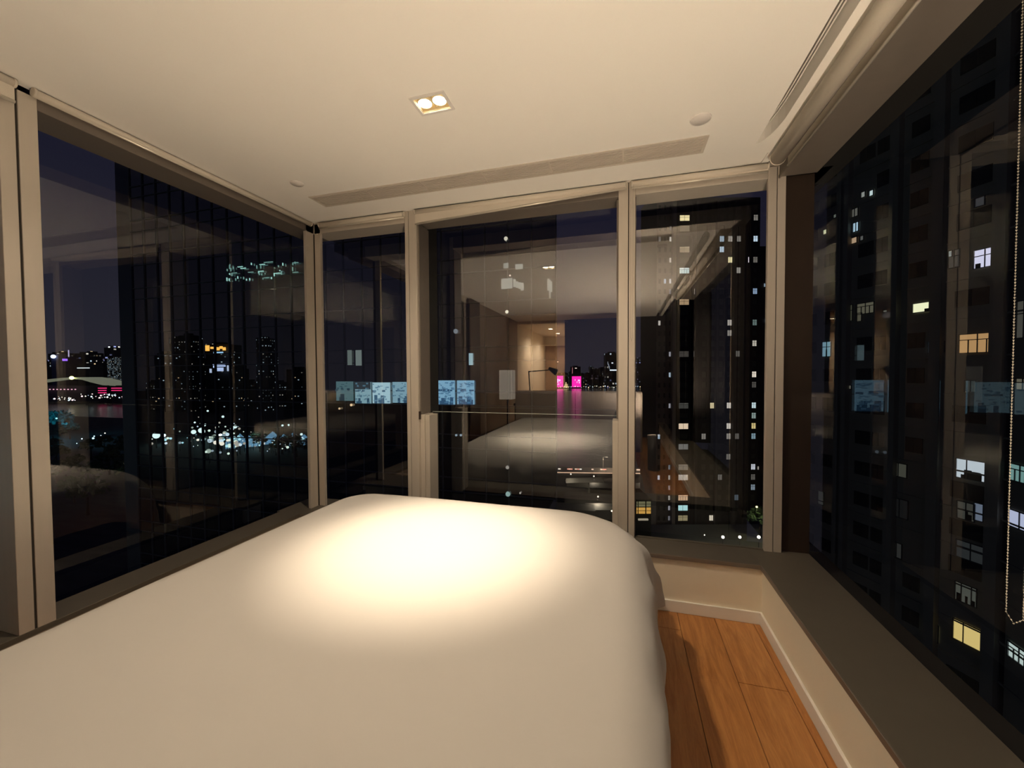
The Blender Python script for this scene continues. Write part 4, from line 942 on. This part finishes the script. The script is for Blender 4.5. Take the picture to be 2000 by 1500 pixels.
# block behind at the right edge of the front window
r_, w_, h_ = block('apartment_block', 1478, 1560, 492, 150, brow, 'lower dark block right of the dark tower, with two lit windows')
for (px, py, c) in ((1494, 557, COOL), (1496, 626, COOL), (1493, 919, (1, .7, .5)), (1480, 914, WHT)):
    p = at(px, py, 149.5); q = Matrix.LocRotScale(r_.location, r_.rotation_euler, None).inverted() @ p; P = empty('window'); P.parent = r_; P.location = q
    MB().box(-.35, .35, -.1, 0, -.6, .6).build('pane', em(c, .4), P); MB().box(-.03, .03, -.15, -.1, -.6, .6).build('bar', M['wframe'], P)
# podium with three lamps, tree with yellow lamp
pd = empty('podium', tuple(onD(1450, 1060, 95)), YAW); tag(pd, 'dim concrete podium roof at the foot of the dark tower', 'building'); MB().box(-25, 14, -8, 13, -8, -.5).build('roof_deck', grain(mat('podium deck', (.16, .155, .13), .8), (1, 1, 1), .15), pd); MB().box(-25, 14, -8.3, -8, -1.0, .1).build('parapet', gm2, pd)
for i, (px, py, r) in enumerate(((1412, 1049, .34), (1445, 1049, .32), (1482, 1049, .36), (1376, 1045, .12))):
    p = onD(px, py, 92); o = lampat(p, r, (1, .95, .78), 6, ('left of three bright round podium lamps at the tower foot', 'middle of three bright round podium lamps at the tower foot', 'right of three bright round podium lamps at the tower foot', 'faint small podium lamp left of the three bright ones')[i]); L = ptl(None, tuple(p+Vector((0, -.6, .6))), 160, (1, .92, .75), .3)
p = onD(1484, 1012, 100); tr = tree(Vector((p.x, p.y, p.z-5)), 3.0, leaf, 'street tree by a yellow lamp at the foot of the dark tower'); q = onD(1478, 990, 98); lampat(q, .25, (1, .95, .4), 3, 'yellow street lamp above the tree at the tower foot'); ptl(None, tuple(q+Vector((0, -1, -.5))), 300, (1, .95, .5), .3)

# ================================================================ BIG DARK BLOCK OUTSIDE THE RIGHT WINDOW
mm = grain(mat('dark block render', (.34, .315, .24), .85), (.4, .4, .15), .12)
PA = onD(1545, 700, 44); PB = onD(1962, 700, 27.5)
ux = Vector((PB.x-PA.x, PB.y-PA.y, 0)); LW = ux.length; ux.normalize(); nrm = Vector((ux.y, -ux.x, 0))
bb = empty('apartment_block', (PA.x, PA.y, GZ), math.atan2(ux.y, ux.x)); tag(bb, 'big near apartment block with a few lit windows filling the right window', 'building')
def hit(px, py):
    r = ray(px, py); t = (PA-CAM).dot(nrm)/r.dot(nrm); p = CAM+r*t; d_ = p-PA; return d_.dot(ux), p.z-GZ
ZTOP = 95
wins = [  # x0,x1,y0,y1,color,strength,bars,clutter
 (1903, 1944, 486, 521, (.72, .70, .95), .85, 1, 2), (1853, 1873, 489, 522, (.30, .28, .26), .10, 1, 0), (1853, 1859, 490, 501, (.8, .9, .9), .7, 9, 0),
 (1646, 1664, 597, 627, (.36, .36, .25), .11, 1, 0), (1674, 1706, 592, 612, (.5, .46, .34), .17, 2, 0), (1674, 1682, 612, 627, (.5, .46, .34), .14, 9, 0), (1783, 1814, 592, 609, (.93, .92, .62), .95, 9, 1),
 (1606, 1622, 668, 696, (.35, .62, .78), .42, 1, 1), (1814, 1843, 668, 688, (.35, .60, 1), .75, 1, 2), (1874, 1945, 652, 688, (.80, .45, .20), .50, 2, 0),
 
 (1885, 1905, 744, 765, (.05, .06, .06), .4, 0, 0), (1935, 1965, 742, 795, (.07, .08, .10), .4, 9, 0),
 (1868, 1941, 901, 938, (.72, .80, .92), .62, 3, 9), (1738, 1770, 905, 930, (.22, .22, .18), .20, 0, 0), (1598, 1608, 960, 985, (.15, .15, .14), .15, 9, 0),
 (1870, 1902, 982, 1015, (.22, .22, .2), .16, 0, 2), (1903, 1919, 984, 1017, (.35, .42, .6), .30, 9, 0), (1740, 1772, 975, 1010, (.02, .02, .022), .3, 0, 0), (1812, 1838, 975, 1010, (.02, .02, .016), .3, 0, 0),
 (1868, 1923, 1062, 1095, (.10, .11, .12), .18, 1, 0), (1740, 1760, 1060, 1088, (.10, .10, .1), .2, 0, 0),
 (1866, 1906, 1143, 1178, (.34, .36, .32), .16, 3, 3), (1804, 1831, 1216, 1248, (.75, .68, .40), .42, 1, 3), (1862, 1932, 1224, 1263, (1, .74, .28), .62, 3, 1),
 (1666, 1676, 435, 452, (.55, .78, 1), .65, 0, 0), (1662, 1673, 463, 475, (.9, .6, .4), .45, 9, 0), (1680, 1686, 461, 469, (.3, .3, .3), .3, 9, 0), (1662, 1675, 408, 423, (.32, .31, .28), .3, 0, 0), (1682, 1689, 375, 385, (.6, .62, .6), .4, 9, 0), (1698, 1705, 372, 382, (.75, .9, .95), .7, 9, 0), (1608, 1614, 449, 457, (.85, .9, .55), .7, 9, 0), (1628, 1633, 418, 425, (.2, .22, .2), .5, 9, 0), (1905, 1922, 386, 402, (.06, .06, .07), .5, 9, 0), (1725, 1736, 606, 609, (.25, .25, .22), .4, 9, 0), (1642, 1662, 753, 759, (.35, .33, .28), .25, 9, 0)]
rects = []
for w_ in wins:
    a = hit(w_[0], w_[2]); b = hit(w_[1], w_[3]); a2 = hit(w_[0], w_[3]); rects.append((a[0], b[0], (b[1]+a2[1])/2, (a[1]+hit(w_[1], w_[2])[1])/2))
# wall in floor bands with piers; windows stand in shallow frames
MB().box(0, LW, .1, 14, 0, ZTOP).build('wall', mm, bb)
for k in range(int(ZTOP/2.9)):
    MB().box(0, LW, .02, .1, k*2.9+.3-.06, k*2.9+.3+.06).build('floor_band', mm, bb)
for i, s_ in enumerate((0.07, .33, .355, .60, .78, .985)):
    MB().box(LW*s_-.35, LW*s_+.35, -.45, .1, 0, ZTOP).build('pier', mm, bb)
g = MB(); 
grid = [(.14, 1.1), (.25, 1.1), (.45, 1.3), (.53, 1.0), (.69, 1.2), (.89, 1.9)]
for k in range(8, int(ZTOP/2.9)-1):
    for (f_, w2) in grid:
        cx, zz = LW*f_, k*2.9+1.1
        if any(not (cx+w2/2+.2 < r[0] or cx-w2/2-.2 > r[1] or zz+1.3 < r[2] or zz > r[3]) for r in rects): continue
        g.box(cx-w2/2, cx+w2/2, .04, .11, zz, zz+1.25); 
        g.box(cx-.03, cx+.03, .0, .05, zz, zz+1.25)
o = g.build('dark_window_pane', M['dwin'], bb); o['kind'] = 'stuff'
for w_, r in zip(wins, rects):
    P = empty('window'); P.parent = bb; W_, H_ = r[1]-r[0], r[3]-r[2]; P.location = ((r[0]+r[1])/2, .05, r[2])
    MB().box(-W_/2, W_/2, 0, .05, 0, H_).build('pane', em(w_[4], w_[5]), P)
    bars(P, W_, H_, w_[6], t=.055)
    if w_[7]:
        gg = MB()
        for q in range(w_[7]):
            a = rnd.uniform(-W_/2, W_/2*.6); hh = H_*rnd.uniform(.15, .55); gg.box(a, min(W_/2, a+W_*rnd.uniform(.08, .3)), -.02, 0, 0, hh)
        gg.build('furniture', mat('dark room things %d' % rnd.randint(0, 9999), (.02, .02, .03), .8), P)
# wing of the block running towards the viewer at the far right
Q = PA+ux*LW; wx = Q.x
wg = empty('apartment_wing', (Q.x, Q.y, GZ), 0); tag(wg, 'dark apartment wing with lit windows at the right edge of the photo', 'building')
MB().box(.1, 10, -26, -.5, 0, ZTOP).build('wall', mm, wg)
for (x0, x1, y0, y1, c, s, k) in ((1972, 2012, 905, 936, (.30, .55, .55), .45, 2), (1970, 2012, 994, 1025, (.62, .66, .95), .65, 0), (1969, 2012, 1252, 1280, (.72, .85, .85), .6, 2), (1986, 2014, 590, 660, (.4, .38, .34), .13, 1), (1984, 2010, 740, 760, (.45, .40, .30), .22, 1)):
    a = onX(x0, y0, wx); b = onX(x1, y0, wx); c_ = onX(x0, y1, wx); P = empty('window'); P.parent = wg; W_ = a.y-b.y; H_ = a.z-c_.z
    P.location = (.05, (a.y+b.y)/2-Q.y, c_.z-GZ); P.rotation_euler = (0, 0, -PI/2)
    MB().box(-W_/2, W_/2, 0, .05, 0, H_).build('pane', em(c, s), P); bars(P, W_, H_, k, t=.06)
for k in range(int(ZTOP/2.9)): MB().box(.0, .1, -26, 0, k*2.9+.3-.06, k*2.9+.3+.06).build('floor_band', mm, wg)
